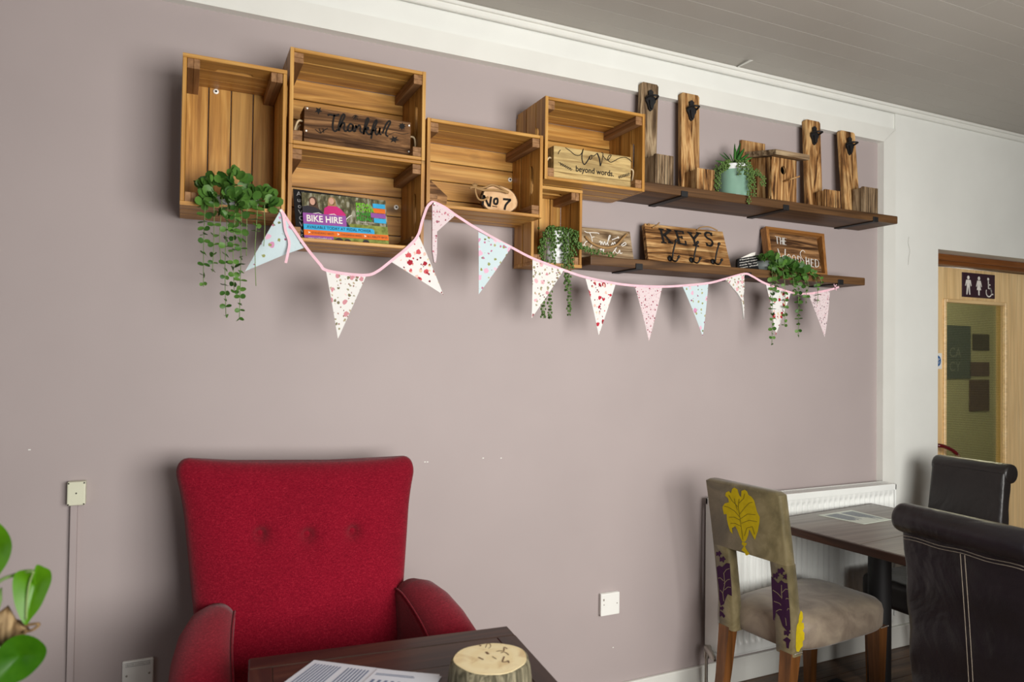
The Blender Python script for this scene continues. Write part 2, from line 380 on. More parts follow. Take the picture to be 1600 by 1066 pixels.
# hairline crack in the plaster and joint of the top trim
mesh('plaster_crack', ribbon(crom([P(1420, 370, WF-.0008), P(1419, 380, WF-.0008), P(1421.5, 392, WF-.0008), P(1420, 402, WF-.0008), P(1419, 414, WF-.0008)]), .0022, (0, 1, 0)), plain('plaster_grey', (170, 168, 158), .8, .1), wr)
for px, py in ((755, 716), (783, 716), (664, 722), (668, 722), (958, 1012), (46, 703)):
    q = P(px, py, -.0006); mesh('paint_chip', box(q.x-.003, q.x+.003, -.0012, 0, q.z-.0015, q.z+.0015), M['white'], wb)

# doorway and door beyond the white wall
d1 = struct(mesh('door_1', join(box(3.553, 3.72, .09, .16, 0, 2.0), box(3.553, 4.72, .07, .16, 1.945, 2.0, .003), box(3.553, 4.72, .058, .08, 1.965, 2.0, .003)), wood('mahogany_frame', (96, 54, 22), (122, 72, 32), (140, 86, 42), 'x', .4, .7, 0)))
DY = .12
mesh('door_leaf', join(box(3.66, 3.838, DY, DY+.045, .005, 1.94), box(4.378, 4.7, DY, DY+.045, .005, 1.94), box(3.838, 4.378, DY, DY+.045, 1.748, 1.94), box(3.838, 4.378, DY, DY+.045, .005, .8)), M['beech_z'], d1)
mesh('glazing_bead', join(box(3.822, 3.842, DY-.012, DY+.01, .79, 1.765, .004), box(4.372, 4.392, DY-.012, DY+.01, .79, 1.765, .004), box(3.842, 4.372, DY-.012, DY+.01, 1.745, 1.765, .004), box(3.842, 4.372, DY-.012, DY+.01, .785, .805, .004)), M['beech_x'], d1)
t = NT('wired_glass', .08, .5); wv = t.add('ShaderNodeTexWave', bands_direction='Z'); wv.inputs['Scale'].default_value = 32; t.l.new(t.vec((1, 1, 1), False), wv.inputs['Vector'])
gl = t.add('ShaderNodeBsdfGlossy'); gl.inputs['Roughness'].default_value = .06; tp = t.add('ShaderNodeBsdfTransparent'); t.l.new(t.ramp(wv.outputs['Fac'], [(.2, (222, 222, 208)), (.6, (244, 244, 232))]), tp.inputs[0])
ms = t.add('ShaderNodeMixShader'); ms.inputs[0].default_value = .13
t.l.new(tp.outputs[0], ms.inputs[1]); t.l.new(gl.outputs[0], ms.inputs[2]); t.l.new(ms.outputs[0], t.n['Material Output'].inputs[0])
mesh('door_pane', box(3.838, 4.378, DY+.018, DY+.024, .8, 1.75), t.m, d1)
# door sign with three figures
SGN = plain('plum_sign', (58, 36, 46), .5, .3); sg = mesh('toilet_sign', box(3.984, 4.28, DY-.006, DY, 1.782, 1.921, .001), SGN, d1, label='dark plum toilet sign with man, woman and wheelchair figures')
def disc(c, r, n=16, y=0): return [Vector((c[0]+r*math.cos(2*PI*k/n), y, c[1]+r*math.sin(2*PI*k/n))) for k in range(n)]
def flat(poly): return list(poly), [tuple(range(len(poly)))]
sy = DY-.0068
def fig(cx, pts): return flat([Vector((cx+a, sy, 1.852+b)) for a, b in pts])
man = [(-.020, .028), (.020, .028), (.029, -.006), (.023, -.008), (.014, .012), (.014, -.01), (.018, -.056), (.008, -.056), (0, -.012), (-.008, -.056), (-.018, -.056), (-.014, -.01), (-.014, .012), (-.023, -.008), (-.029, -.006)]
wom = [(-.016, .028), (.016, .028), (.027, -.006), (.021, -.008), (.010, .010), (.020, -.026), (.007, -.026), (.006, -.056), (-.006, -.056), (-.007, -.026), (-.020, -.026), (-.010, .010), (-.021, -.008), (-.027, -.006)]
mesh('man_figure', join(fig(4.034, man), flat(disc((4.034, 1.893), .011, y=sy))), M['whiteink'], sg)
mesh('woman_figure', join(fig(4.13, wom), flat(disc((4.13, 1.893), .011, y=sy))), M['whiteink'], sg)
ring = [Vector((4.222+.026*math.cos(a), sy, 1.818+.026*math.sin(a))) for a in [math.radians(150+k*20) for k in range(15)]]
mesh('wheelchair_figure', join(ribbon(ring, .007, (0, 1, 0)), flat(disc((4.215, 1.893), .009, y=sy)), ribbon([(4.216, sy, 1.882), (4.218, sy, 1.84), (4.24, sy, 1.838), (4.25, sy, 1.806), (4.262, sy, 1.808)], .009, (0, 1, 0)), ribbon([(4.217, sy, 1.862), (4.236, sy, 1.86)], .007, (0, 1, 0))), M['whiteink'], sg)
fd = mesh('fire_door_sticker', box(3.735, 3.811, DY-.0015, DY, 1.374, 1.461), M['plastic'], d1, label='white sticker with a blue disc')
mesh('blue_disc', flat(disc((3.772, 1.418), .031, 24, DY-.0022)), plain('sign_blue', (24, 96, 160), .5, .3), fd)
mesh('sticker_lettering', text('KEEP\nSHUT', .018, (3.772, DY-.003, 1.42), (1, 0, 0), (0, 0, 1), 'CENTER'), M['whiteink'], fd)
HR = plain('dark_red_handle', (92, 20, 24), .25, .5)
mesh('pull_handle', tube(crom([P(1455, 700, .115), P(1459, 697, .06), P(1468, 696.5, .03), P(1478, 699, .03), P(1488, 704, .03), P(1494, 709, .03), P(1497, 713, .06), P(1497, 716, .12)], 4), .011, 10), HR, d1, True, label='dark red curved pull handle')
# corridor beyond the pane; its panels and bench stand in for reflections in the glass
CO = paint('corridor_paint', (176, 172, 138), .7, .04)
struct(mesh('wall_corridor_back', box(3.2, 7.5, 1.9, 2.0, 0, 2.5), CO)); struct(mesh('wall_corridor_left', box(3.2, 3.3, .16, 1.9, 0, 2.5), CO)); struct(mesh('wall_corridor_right', box(7.4, 7.5, .16, 1.9, 0, 2.5), CO))
struct(mesh('floor_corridor', box(3.2, 7.5, .16, 2.0, -.05, 0), CO)); struct(mesh('ceiling_corridor', box(3.2, 7.5, .16, 2.0, 2.5, 2.55), CO))
lt = bpy.data.lights.new('corridor_fill_light', 'POINT'); lt.energy = 60; lt.color = (1, .95, .82); lt.shadow_soft_size = .12  # unseen light added to brighten the corridor behind the pane
lo = bpy.data.objects.new('corridor_fill_light', lt); COL.objects.link(lo); lo.location = (5.3, .95, 2.2)
def poster(name, label, px0, py0, px1, py1, c, y=1.885):  # flat panel in place of a shape mirrored in the door glass
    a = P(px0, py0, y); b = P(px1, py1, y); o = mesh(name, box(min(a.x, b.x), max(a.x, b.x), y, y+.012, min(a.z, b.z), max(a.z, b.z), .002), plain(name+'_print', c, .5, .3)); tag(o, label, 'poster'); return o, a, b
po, a, b = poster('reflection_panel', 'slate grey panel with pale letters standing in for a reflection in the door glass', 1478, 508, 1517, 592, (86, 96, 92))
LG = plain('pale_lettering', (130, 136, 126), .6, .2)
mesh('reflection_lettering', join(text('CA', .13, P(1483, 558, 1.882), (1, 0, 0), (0, 0, 1)), text('CY', .13, P(1483, 580, 1.882), (1, 0, 0), (0, 0, 1))), LG, po)
poster('reflection_card', 'dark card with a rounded top standing in for a door glass reflection', 1521, 522, 1546, 548, (78, 74, 66))
poster('reflection_card', 'dusky red card in the middle standing in for a door glass reflection', 1516, 566, 1546, 588, (98, 82, 78))
poster('reflection_card', 'plum and orange card lowest, standing in for a door glass reflection', 1516, 594, 1546, 642, (92, 76, 70))
cb = thing('reflection_bench', 'dark bench shape standing in for a reflection low in the door glass', 'bench', (5.25, 1.5, 0))  # bench added in place of a dark form mirrored in the pane
mesh('reflection_back', box(4.7, 5.7, 1.66, 1.78, .5, 1.22, .05, 3), plain('olive_upholstery', (70, 58, 34), .8, .2), cb, True)
mesh('reflection_seat', box(4.7, 5.7, 1.25, 1.7, .42, .56, .04, 3), plain('olive_seat', (146, 138, 80), .8, .2), cb, True)
for x in (4.78, 5.62):
    for yy in (1.32, 1.7): mesh('leg', box(x-.02, x+.02, yy-.02, yy+.02, 0, .43, .004), M['black'], cb)

# ------------------------------------------------------------------ crates
def crate(label, x0, x1, z0, z1, dep, tall, nb=3, washers=()):
    """apple crate hung on its side, open to the room; tall: end panels are top and bottom"""
    t = thing('wooden_crate', label, 'crate', ((x0+x1)/2, 0, z0), 'honey pine crates on the wall')
    T = .011; yb = -.002; yf = -dep; base = .016
    g = .006
    bwd = (dep-base-.004-g*(nb-1))/nb
    ys = [(yf+i*(bwd+g), yf+i*(bwd+g)+bwd) for i in range(nb)]
    B = lambda n, c, m: mesh(n, box(*c, .0016), M[m], t)
    def B2(n, c, m): return B(n, c, m)
    def endboard(first, a0, a1, p0, p1, ya, yb_):
        """end panel board; hand hole is cut into the edge between the first and second board"""
        mid = (a0+a1)/2; h = .052; dp = .02
        pts = [(a0, ya), (a1, ya), (a1, yb_), (mid+h, yb_)]
        if first:
            pts += [(mid+h-.004, yb_-dp*.7), (mid+h-.014, yb_-dp), (mid-h+.014, yb_-dp), (mid-h+.004, yb_-dp*.7), (mid-h, yb_)]
        pts += [(a0, yb_)]
        if tall: return prism([Vector((a, y, p0)) for a, y in pts], (0, 0, 0), (0, 0, p1-p0))
        return prism([Vector((p0, y, a)) for a, y in pts], (0, 0, 0), (p1-p0, 0, 0))
    for i, (a, b) in enumerate(ys):
        if tall:
            for p0 in (z0, z1-T): mesh('end_board', endboard(i == 0, x0+.0, x1-.0, p0, p0+T, a, b), M['pine_x'], t)
            B2('side_board', (x0, x0+T, a, b, z0+T, z1-T), 'pine_z'); B2('side_board', (x1-T, x1, a, b, z0+T, z1-T), 'pine_z')
        else:
            for p0 in (x0, x1-T): mesh('end_board', endboard(i == 0, z0, z1, p0, p0+T, a, b), M['pine_z'], t)
            B2('side_board', (x0+T, x1-T, a, b, z0, z0+T), 'pine_x'); B2('side_board', (x0+T, x1-T, a, b, z1-T, z1), 'pine_x')
    n = 4
    if tall:
        wd = (x1-x0-2*T-.0036*(n-1))/n
        for i in range(n): B2('back_board', (x0+T+i*(wd+.0036), x0+T+i*(wd+.0036)+wd, yb-base, yb, z0+T*.2, z1-T*.2), 'pine_z')
        for zz in (z0+T, z1-T-.028):
            for xx in (x0+T+.001, x0+T+.0175, x1-T-.0335, x1-T-.017):
                mesh('batten', box(xx, xx+.016, yf+.004, yb-base, zz, zz+.028, .001), M['batten'], t)
    else:
        wd = (z1-z0-2*T-.0036*(n-1))/n
        for i in range(n): B2('back_board', (x0+T*.2, x1-T*.2, yb-base, yb, z0+T+i*(wd+.0036), z0+T+i*(wd+.0036)+wd), 'pine_x')
        for xx in (x0+T, x1-T-.028):
            for zz in (z0+T+.001, z0+T+.0165, z1-T-.0315, z1-T-.016):
                mesh('batten', box(xx, xx+.028, yf+.004, yb-base, zz, zz+.015, .001), M['batten'], t)
    for px, py in washers:
        q = P(px, py, yb-base-.002); Mx = Matrix.Translation(q) @ Matrix.Rotation(PI/2, 4, 'X')
        sc = mesh('screw', xform(lathe([(.0085, -.001), (.0085, .001), (.004, .002), (.0, .002)], (0, 0, 0), 16), Mx), M['screw'], t, True)
        mesh('screw_head', xform(lathe([(.0035, .002), (.0035, .003), (0, .003)], (0, 0, 0), 10), Mx), M['black'], sc)
    return t
YF = -.245
crate('tall upright pine crate at the far left holding a trailing plant', -.012, .269, 1.833, 2.261, .245, True, 3, [(337.5, 143)])
crate('pine crate at top holding the thankful box, stacked on another', .277, .698, 2.046, 2.334, .245, False)
crate('pine crate holding the bike hire poster, under the thankful crate', .277, .698, 1.757, 2.0445, .245, False, 3, [(619, 324)])
crate('pine crate in the middle holding the round number 7 log slice', .7055, 1.1255, 1.901, 2.188, .245, False, 3, [(797, 281)])
crate('pine crate holding the love beyond words box beside the upper shelf', 1.1335, 1.554, 2.039, 2.330, .245, False)
crate('small upright pine crate holding the white pot of trailing beads', 1.1245, 1.334, 1.748, 2.036, .165, True, 2)

# ------------------------------------------------------------------ shelves
def shelf(label, x0, x1, z0, z1, dep, brx):
    t = thing('wall_shelf', label, 'shelf', ((x0+x1)/2, 0, z0), 'dark stained shelves on iron brackets')
    mesh('plank', box(x0, x1, -dep, -.001, z0, z1, .004, 2), M['shelf_x'], t)
    for x in brx:
        br = mesh('bracket', join(box(x-.016, x+.016, -dep-.004, -.001, z0-.005, z0-.0005, .001), box(x-.016, x+.016, -dep-.0045, -dep-.0005, z0-.005, z0+.018, .001)), M['black'], t)
    return t
UZ = 2.089; LZ = 1.798
shelf('long dark upper shelf carrying bottle openers, teal pot and birdhouse', 1.565, 2.999, 2.053, UZ, .212, (1.764, 2.298, 2.846))
shelf('dark lower shelf carrying the keys board and framed sign', 1.372, 2.842, 1.763, LZ, .165, (1.588, 2.137, 2.68))

# ------------------------------------------------------------------ writing helper
def pen(strokes, zoom, wd, plane, k=5):
    """strokes drawn in enlarged photo coordinates zoom=(ox,oy,scale) laid on the plane (origin, normal)"""
    ox, oy, s = zoom; o, n = plane; L = []
    for st in strokes:
        w_ = wd
        if isinstance(st[0], (int, float)): w_ = st[0]; st = st[1]
        pts = [PP(ox+a/s, oy+b/s, o, n) for a, b in st]; L.append(ribbon(crom(pts, k), w_, n))
    return join(*L)
def blot(polys, zoom, plane):
    ox, oy, s = zoom; o, n = plane
    return join(*[flat([PP(ox+a/s, oy+b/s, o, n) for a, b in p]) for p in polys])
def star(cx, cy, r, n=9, inn=.5, rot=0., ys=1.):
    return [(cx+(r if k % 2 == 0 else r*inn)*math.cos(rot+PI*k/n), cy+ys*(r if k % 2 == 0 else r*inn)*math.sin(rot+PI*k/n)) for k in range(2*n)]
NY = Vector((0, -1, 0))

# ------------------------------------------------------------------ boxes with lettering in the crates
def trough(name, label, x0, x1, y0, y1, z0, z1, m, rope, splits=(.16,)):
    t = thing(name, label, 'box', ((x0+x1)/2, (y0+y1)/2, z0))
    T = .014
    zz = [z0]+[z0+(z1-z0)*s for s in splits]+[z1]
    for yy in (y0, y1-T):
        for a, b in zip(zz, zz[1:]): mesh('long_board', box(x0, x1, yy, yy+T, a+.0004, b-.0004, .0012), M[m+'_x'], t)
    for xx in (x0, x1-T): mesh('end_board', box(xx, xx+T, y0+T, y1-T, z0, z1, .0012), M[m+'_z'], t)
    mesh('base_board', box(x0+T, x1-T, y0+T, y1-T, z0, z0+.01), M[m+'_x'], t)
    ym = (y0+y1)/2; h = z1-z0
    for x, s in ((x0, -1), (x1, 1)):
        pts = crom([(x, ym-.018, z0+.66*h), (x+s*.016, ym-.028, z0+.62*h), (x+s*.024, ym-.012, z0+.36*h), (x+s*.016, ym-.004, z0+.12*h), (x+s*.012, ym+.014, z0+.10*h), (x+s*.017, ym+.026, z0+.34*h), (x+s*.010, ym+.026, z0+.60*h), (x, ym+.02, z0+.66*h)], 5)
        mesh('rope_handle', tube(pts, .0032, 7), M[rope], t, True)
    return t
for a in 'xyz':
    M['brown_'+a] = burnt('dark_scorched_board_'+a, a, (74, 50, 32), (126, 90, 58), (168, 126, 84), .02)
    M['pale_'+a] = burnt('pale_aged_board_'+a, a, (120, 96, 60), (176, 148, 98), (196, 170, 116), -.12)
tb = trough('wooden_trough', 'dark scorched box lettered thankful with rope handles in top crate', .326, .663, -.202, -.118, 2.0575, 2.178, 'brown', 'rope', (.2,))
Z2 = (440, 60, 6.6625); PL = (Vector((0, -.2032, 0)), NY)
th = [[(480, 802), (505, 793), (560, 806), (600, 790)], [(552, 792), (536, 870), (534, 940), (556, 968), (582, 948)],
      [(590, 962), (600, 890), (630, 805), (652, 790), (655, 818), (622, 885), (600, 962)], [(606, 925), (640, 880), (656, 892), (650, 940), (664, 966), (690, 950)],
      [(746, 908), (716, 890), (692, 925), (700, 964), (730, 955), (746, 906), (745, 958), (766, 970)], [(766, 970), (775, 905), (781, 932), (806, 904), (820, 920), (820, 965), (842, 984)],
      [(852, 1000), (862, 930), (886, 842), (906, 836), (900, 870), (866, 950), (855, 1000)], [(870, 952), (896, 926), (905, 940), (880, 962), (906, 1000), (930, 990)],
      [(930, 1005), (955, 905), (985, 852), (990, 880), (952, 960), (932, 1045)], [(942, 962), (978, 955)],
      [(986, 930), (976, 975), (990, 1002), (1016, 975), (1026, 930), (1018, 985), (1040, 1002)], [(1050, 990), (1086, 900), (1120, 860), (1131, 880), (1096, 950), (1086, 1000), (1110, 1022)]]
mesh('lettering', join(pen(th, Z2, .0056, PL), pen([[(1110, 1008), (1180, 980), (1250, 995), (1322, 990)]], Z2, .0016, PL)), M['blackink'], tb, label='dark brush script reading thankful')
mesh('leaf_print', join(blot([star(385, 752, 42, 5, .45, .3), star(1172, 1052, 55, 6, .45, .2, .75), star(1255, 915, 40, 8, .6, .1)], Z2, PL),
     pen([[(735, 822), (770, 800), (800, 820)], [(745, 845), (770, 805)], [(765, 850), (772, 806)], [(790, 848), (778, 806)], [(350, 945), (400, 985), (440, 960), (480, 935)], [(390, 935), (410, 990)], [(430, 935), (440, 985)]], Z2, .0022, PL)), M['blackink'], tb)
for a, b in ((268, 728), (257, 962), (1328, 908), (1325, 1180)):
    q = P(440+a/6.6625, 60+b/6.6625, -.2035); mesh('screw', xform(lathe([(.0028, -.001), (.0028, .001), (0, .0014)], (0, 0, 0), 10), Matrix.Translation(q) @ Matrix.Rotation(PI/2, 4, 'X')), M['screw'], tb)
lb = trough('wooden_trough', 'pale aged box lettered love beyond words with rope handles', 1.186, 1.515, -.212, -.135, 2.0505, 2.172, 'pale', 'rope', (.24,))
Z3 = (780, 140, 6.6625); PL = (Vector((0, -.2132, 0)), NY)
lv = [[(615, 672), (622, 648), (640, 628)], [(690, 605), (740, 640), (790, 680), (835, 685), (860, 660), (876, 618)], [(.004, [(876, 615), (862, 680), (865, 740), (886, 780), (915, 750), (946, 698)])][0],
      [(958, 682), (938, 704), (948, 728), (966, 712), (962, 684), (985, 692), (1018, 664)], (.0055, [(1020, 662), (1044, 720), (1054, 796)]), [(1054, 796), (1068, 755), (1078, 700), (1080, 662), (1062, 655)],
      [(1076, 680), (1100, 715), (1128, 735), (1156, 706), (1166, 682), (1144, 688), (1130, 726), (1160, 756), (1204, 740), (1250, 715), (1310, 705), (1350, 724), (1380, 757)]]
o_ = P(780+795/6.6625, 140+850/6.6625, -.2132); e_ = P(780+1192/6.6625, 140+908/6.6625, -.2132)
tx = text('beyond words.', .03, o_, (1, 0, 0), (0, 0, 1)); wdt = max(v.x for v in tx[0])-o_.x
tx = text('beyond words.', .03, o_, (1, 0, 0), (0, 0, 1), squeeze=(e_.x-o_.x)/wdt, bold=.0004)
def sprig(x0, y0, x1, y1, z, n=7, r=14):
    L = []
    for k in range(n):
        f = k/(n-1); cx, cy = x0+(x1-x0)*f, y0+(y1-y0)*f
        for s in (-1, 1):
            L.append([(cx+r*(.35*math.cos(a)+.5*s*.3), cy+s*r*.6+r*.75*math.sin(a)*.8) for a in [2*PI*j/8 for j in range(8)]])
    return L
mesh('lettering', join(pen(lv, Z3, .0026, PL), tx), M['blackink'], lb, label='black script reading love beyond words')
mesh('sprig_print', join(blot(sprig(640, 775, 745, 828, Z3), Z3, PL), blot(sprig(1250, 912, 1350, 882, Z3), Z3, PL), pen([[(612, 752), (690, 800), (768, 832)], [(1238, 916), (1300, 900), (1368, 872)]], Z3, .0014, PL)), M['blackink'], lb)

# log slice "No 7" leaning in the middle crate
def logface(name, base, ringc, bark):
    t = NT(name, .6, .2); mp = t.vec((1, 1, 1), False); ln = t.add('ShaderNodeVectorMath', operation='LENGTH'); t.l.new(mp, ln.inputs[0])
    n = t.noise(mp, 14, 3); f = t.math('ADD', t.math('MULTIPLY', ln.outputs['Value'], 160.), t.math('MULTIPLY', n, 9.)); s = t.math('SINE', f)
    c = t.ramp(t.math('MULTIPLY', t.math('ADD', s, 1.), .5), [(.2, tuple(.45*p+.55*q for p, q in zip(base, ringc))), (.9, ringc)]); g = t.noise(mp, 22, 4, .6); c = t.mix(t.ramp(g, [(.52, BK), (.68, (170, 170, 170))]), c, bark); t.col(c); return t.m
n7 = thing('log_slice_sign', 'round pale log slice lettered number 7 with jute bow', 'sign', (.995, -.165, 1.9125))
cx, cz = .995, 1.9645
def ovoid(cx, cz, rx, rz, y, n=36, seed=3, rg=.03):
    rr = random.Random(seed); ph = [rr.random()*6 for _ in range(4)]
    return [Vector((cx+rx*(1+rg*math.sin(3*a+ph[0])+rg*.6*math.sin(5*a+ph[1]))*math.cos(a), y, cz+rz*(1+rg*math.sin(2*a+ph[2]))*math.sin(a))) for a in [2*PI*k/n for k in range(n)]]
lp = ovoid(cx, cz, .069, .051, -.172)
mesh('bark', loft([[v+Vector((0, .02, 0)) for v in lp], [Vector((cx+(v.x-cx)*1.03, v.y+.012, cz+(v.z-cz)*1.03)) for v in lp], [Vector((cx+(v.x-cx)*1.02, v.y+.003, cz+(v.z-cz)*1.02)) for v in lp], lp]), burnt('log_bark', 'y', (70, 50, 34), (116, 88, 60), (150, 118, 84)), n7)
mesh('cut_face', (lambda a: prism(a, (0, -.001, 0), (0, .002, 0)))([Vector((cx+(v.x-cx)*.95, v.y, cz+(v.z-cz)*.95)) for v in lp]), logface('cut_log_face', (192, 150, 108), (212, 176, 134), (170, 112, 66)), n7)
Z5 = (640, 170, 5.609); PL = (Vector((0, -.1745, 0)), NY)
mesh('lettering', join(pen([[(640, 845), (652, 755)], [(652, 760), (695, 855)], [(702, 860), (716, 770)], [(766, 838), (742, 828), (744, 795), (768, 788), (772, 815), (764, 838)], [(820, 792), (890, 798)], [(884, 800), (846, 840), (832, 886)]], Z5, .0075, PL), pen([[(725, 853), (768, 860)]], Z5, .003, PL)), M['blackink'], n7, label='stencilled black No 7')
tw = lambda pts, y: [P(640+a/5.609, 170+b/5.609, y) for a, b in pts]
mesh('jute_bow', join(tube(crom(tw([(600, 700), (660, 690), (720, 668), (790, 690), (868, 735)], -.182), 6), .0035, 7), tube(crom(tw([(575, 690), (640, 712), (720, 712), (800, 720), (866, 738)], -.187), 6), .0042, 7),
     tube(crom(tw([(575, 690), (580, 740), (605, 792), (650, 800), (690, 775)], -.186), 6), .0036, 7), *[tube(tw([(570, 690), (545+k*9, 648-abs(k-3)*-4)], -.186), [.003, .001], 5) for k in range(7)], tube(crom(tw([(580, 688), (540, 690), (530, 700)], -.188), 4), .0032, 6)), M['jute'], n7, True)
# dark triangular piece of slate-brown wood half hidden at the left of that crate
wg = mesh('wooden_wedge', prism([P(668, 292, -.2), P(699, 321.5, -.2), P(697, 336, -.2), P(668, 336, -.2)], (0, 0, 0), (0, .018, 0)), M['brown_x']); tag(wg, 'small dark brown wooden wedge in the corner of the middle crate', 'ornament')
wg.location.z += max(0, 1.9122-min((wg.matrix_basis @ v.co).z for v in wg.data.vertices)); 
mesh('twine_loop', tube(crom([P(669, 276, -.205), P(671, 281, -.2), P(670, 288, -.2), P(669, 294, -.2)], 5), .0018, 6), M['jute'], wg)

# ------------------------------------------------------------------ bike hire poster and blackboard
p0 = PZ(475.6, 375.4, 1.7685); yb_, yt_ = -.2, -.158
def lean(px, py, y0=-.2, z0=1.7685, y1=-.158, z1=1.92):
    n = Vector((0, -(z1-z0), (y1-y0))).normalized(); return Vector((0, y0, z0)), n
PLN = lean(0, 0)
def quad(c, plane, lift=0.): o, n = plane; s = n*(lift if n.y < 0 else -lift); return [PP(a, b, o, n)+s for a, b in c]
PN = PLN[1] if PLN[1].y < 0 else -PLN[1]
ps = thing('bike_hire_poster', 'landscape bike hire poster with two people outdoors leaning in the crate', 'poster', (.46, -.2, 1.7685))
Q = quad([(471, 300.4), (602.3, 313.5), (607.9, 383.9), (475.6, 375.4)], PLN)
def uvp(u, v, lift=.0008): return Q[3]+(Q[2]-Q[3])*u+(Q[0]-Q[3])*v+((Q[1]-Q[0])-(Q[2]-Q[3]))*u*v+PN*lift
t = NT('poster_woodland_print', .3, .4); v_ = t.vec((1, 1, 1), False); sp = t.add('ShaderNodeSeparateXYZ'); t.l.new(t.co.outputs['Object'], sp.inputs[0])
n1 = t.noise(t.vec((90, 90, 30), False), 1., 4); trees = t.ramp(n1, [(.35, (60, 58, 40)), (.5, (96, 92, 64)), (.62, (150, 148, 130))]); grass = t.ramp(t.noise(v_, 60, 4), [(.35, (96, 108, 44)), (.6, (140, 148, 74))])
t.col(t.mix(t.math('LESS_THAN', sp.outputs[2], -.012), trees, grass))
mesh('card', (lambda a: prism(a, (0, 0, 0), tuple(-PN*.0025)))(Q), t.m, ps)
def pq(u0, v0, u1, v1, lift): return flat([uvp(u0, v0, lift), uvp(u1, v0, lift), uvp(u1, v1, lift), uvp(u0, v1, lift)])
def pe(cu, cv, ru, rv, lift, n=18): return flat([uvp(cu+ru*math.cos(2*PI*k/n), cv+rv*math.sin(2*PI*k/n), lift) for k in range(n)])
def pg(pts, lift): return flat([uvp(u, v, lift) for u, v in pts])
pm = lambda n, c: plain(n, c, .35, .4)
cP, cB, cO, cG = pm('poster_purple', (146, 82, 158)), pm('poster_blue', (56, 168, 216)), pm('poster_orange', (222, 110, 36)), pm('poster_lime', (112, 188, 44))
cSk, cH1, cH2, cK, cM = pm('poster_skin', (206, 160, 140)), pm('poster_brown_hair', (84, 62, 48)), pm('poster_fair_hair', (164, 130, 88)), pm('poster_dark_coat', (46, 44, 52)), pm('poster_pink_coat', (196, 42, 116))
mesh('hair_print', join(pe(.125, .83, .048, .10, .0006), pg([(.08, .8), (.17, .82), (.20, .62), (.17, .6), (.07, .68)], .0006)), cH1, ps)
mesh('hair_print', join(pe(.345, .87, .045, .09, .0006), pg([(.30, .86), (.39, .86), (.40, .72), (.29, .74)], .0006)), cH2, ps)
mesh('coat_print', pg([(.0, .55), (.0, .70), (.06, .73), (.15, .70), (.20, .66), (.25, .56), (.22, .52)], .0010), cK, ps)
mesh('coat_print', pg([(.24, .55), (.25, .70), (.30, .76), (.40, .76), (.45, .70), (.50, .60), (.48, .54), (.40, .48)], .0010), cM, ps)
mesh('face_print', join(pe(.118, .82, .03, .075, .0012), pe(.338, .865, .03, .07, .0012)), cSk, ps)
mesh('handlebar_print', join(ribbon([uvp(.1, .56, .0013), uvp(.18, .59, .0013), uvp(.24, .55, .0013)], .002, PN), ribbon([uvp(.50, .50, .0013), uvp(.54, .57, .0013), uvp(.57, .60, .0013)], .0022, PN), ribbon([uvp(.3, .57, .0013), uvp(.36, .59, .0013), uvp(.40, .55, .0013)], .0022, PN)), M['whiteink'], ps)
mesh('jeans_print', pg([(.49, .48), (.54, .36), (.52, .33), (.48, .38)], .001), cK, ps)
mesh('headline_band', pq(0, .34, .50, .57, .0014), cP, ps); mesh('available_band', join(pg([(0, .22), (.83, .22), (.83, .30), (.81, .335), (0, .335)], .0015)), cB, ps)
mesh('bikes_band', pq(0, .105, 1.0, .222, .0016), cO, ps); mesh('web_band', pq(0, 0, .335, .105, .0014), cP, ps)
mesh('wheels_print', join(pe(.40, .02, .05, .075, .0011), pe(.5, .03, .04, .05, .0011), pe(.72, .03, .04, .06, .0011)), cK, ps)
UX = (Q[2]-Q[3]); PWd = UX.length; UX = UX.normalized(); UY = (Q[0]-Q[3]).normalized(); PH = (Q[0]-Q[3]).length
def ptext(s, u, v, h, wfrac, m, nm, lift=.002, bold=0.):
    tx = text(s, h*PH, (0, 0, 0), (1, 0, 0), (0, 1, 0), bold=bold); w0 = max(q.x for q in tx[0])
    sq = wfrac*PWd/w0; o = uvp(u, v, lift); mesh(nm, ([o+UX*q.x*sq+UY*q.y for q in tx[0]], tx[1]), m, ps)
ptext('BIKE HIRE', .035, .395, .19, .42, M['whiteink'], 'headline_lettering', bold=.0006)
ptext('AVAILABLE TODAY AT PEDAL POWER', .035, .25, .085, .755, M['blackink'], 'available_lettering')
ptext('STANDARD BIKES', .085, .142, .055, .26, cK, 'bikes_lettering'); ptext('CHILDRENS BIKES', .42, .142, .055, .25, cK, 'bikes_lettering'); ptext('ALL ABILITY BIKES', .735, .142, .055, .25, cK, 'bikes_lettering')
mesh('arrow_print', join(*[pg([(u, .14), (u+.03, .165), (u, .19), (u+.01, .165)], .002) for u in (.045, .38, .70)]), M['whiteink'], ps)
ptext('www.cycling4all.org', .045, .035, .06, .265, M['whiteink'], 'web_lettering')
ptext('PEDAL', .625, .80, .115, .20, cG, 'logo_lettering', bold=.0005); ptext('POWER', .625, .70, .115, .225, cG, 'logo_lettering', bold=.0005)
cG2 = pm('poster_green', (56, 150, 44)); ptext('POWER', .625, .60, .115, .18, cG2, 'logo_lettering', bold=.0005); ptext('PEDAL', .625, .50, .115, .19, cG2, 'logo_lettering', bold=.0005)
ptext('CYCLING FOR ALL', .64, .455, .03, .2, M['whiteink'], 'logo_lettering')
for v0, m_ in ((.80, cB), (.695, cO), (.585, cP), (.475, cB)): mesh('logo_stripe', pq(.835 if v0 != .585 else .80, v0, .985, v0+.10, .0016), m_, ps)
cbk = thing('blackboard', 'black chalkboard half hidden behind the bike hire poster', 'blackboard', (.42, -.17, 1.7685))
PL2 = (Vector((0, -.188, 1.7685)), PN); Q2 = quad([(457.8, 294.8), (577.9, 310.7), (583, 383), (464, 377)], PL2)
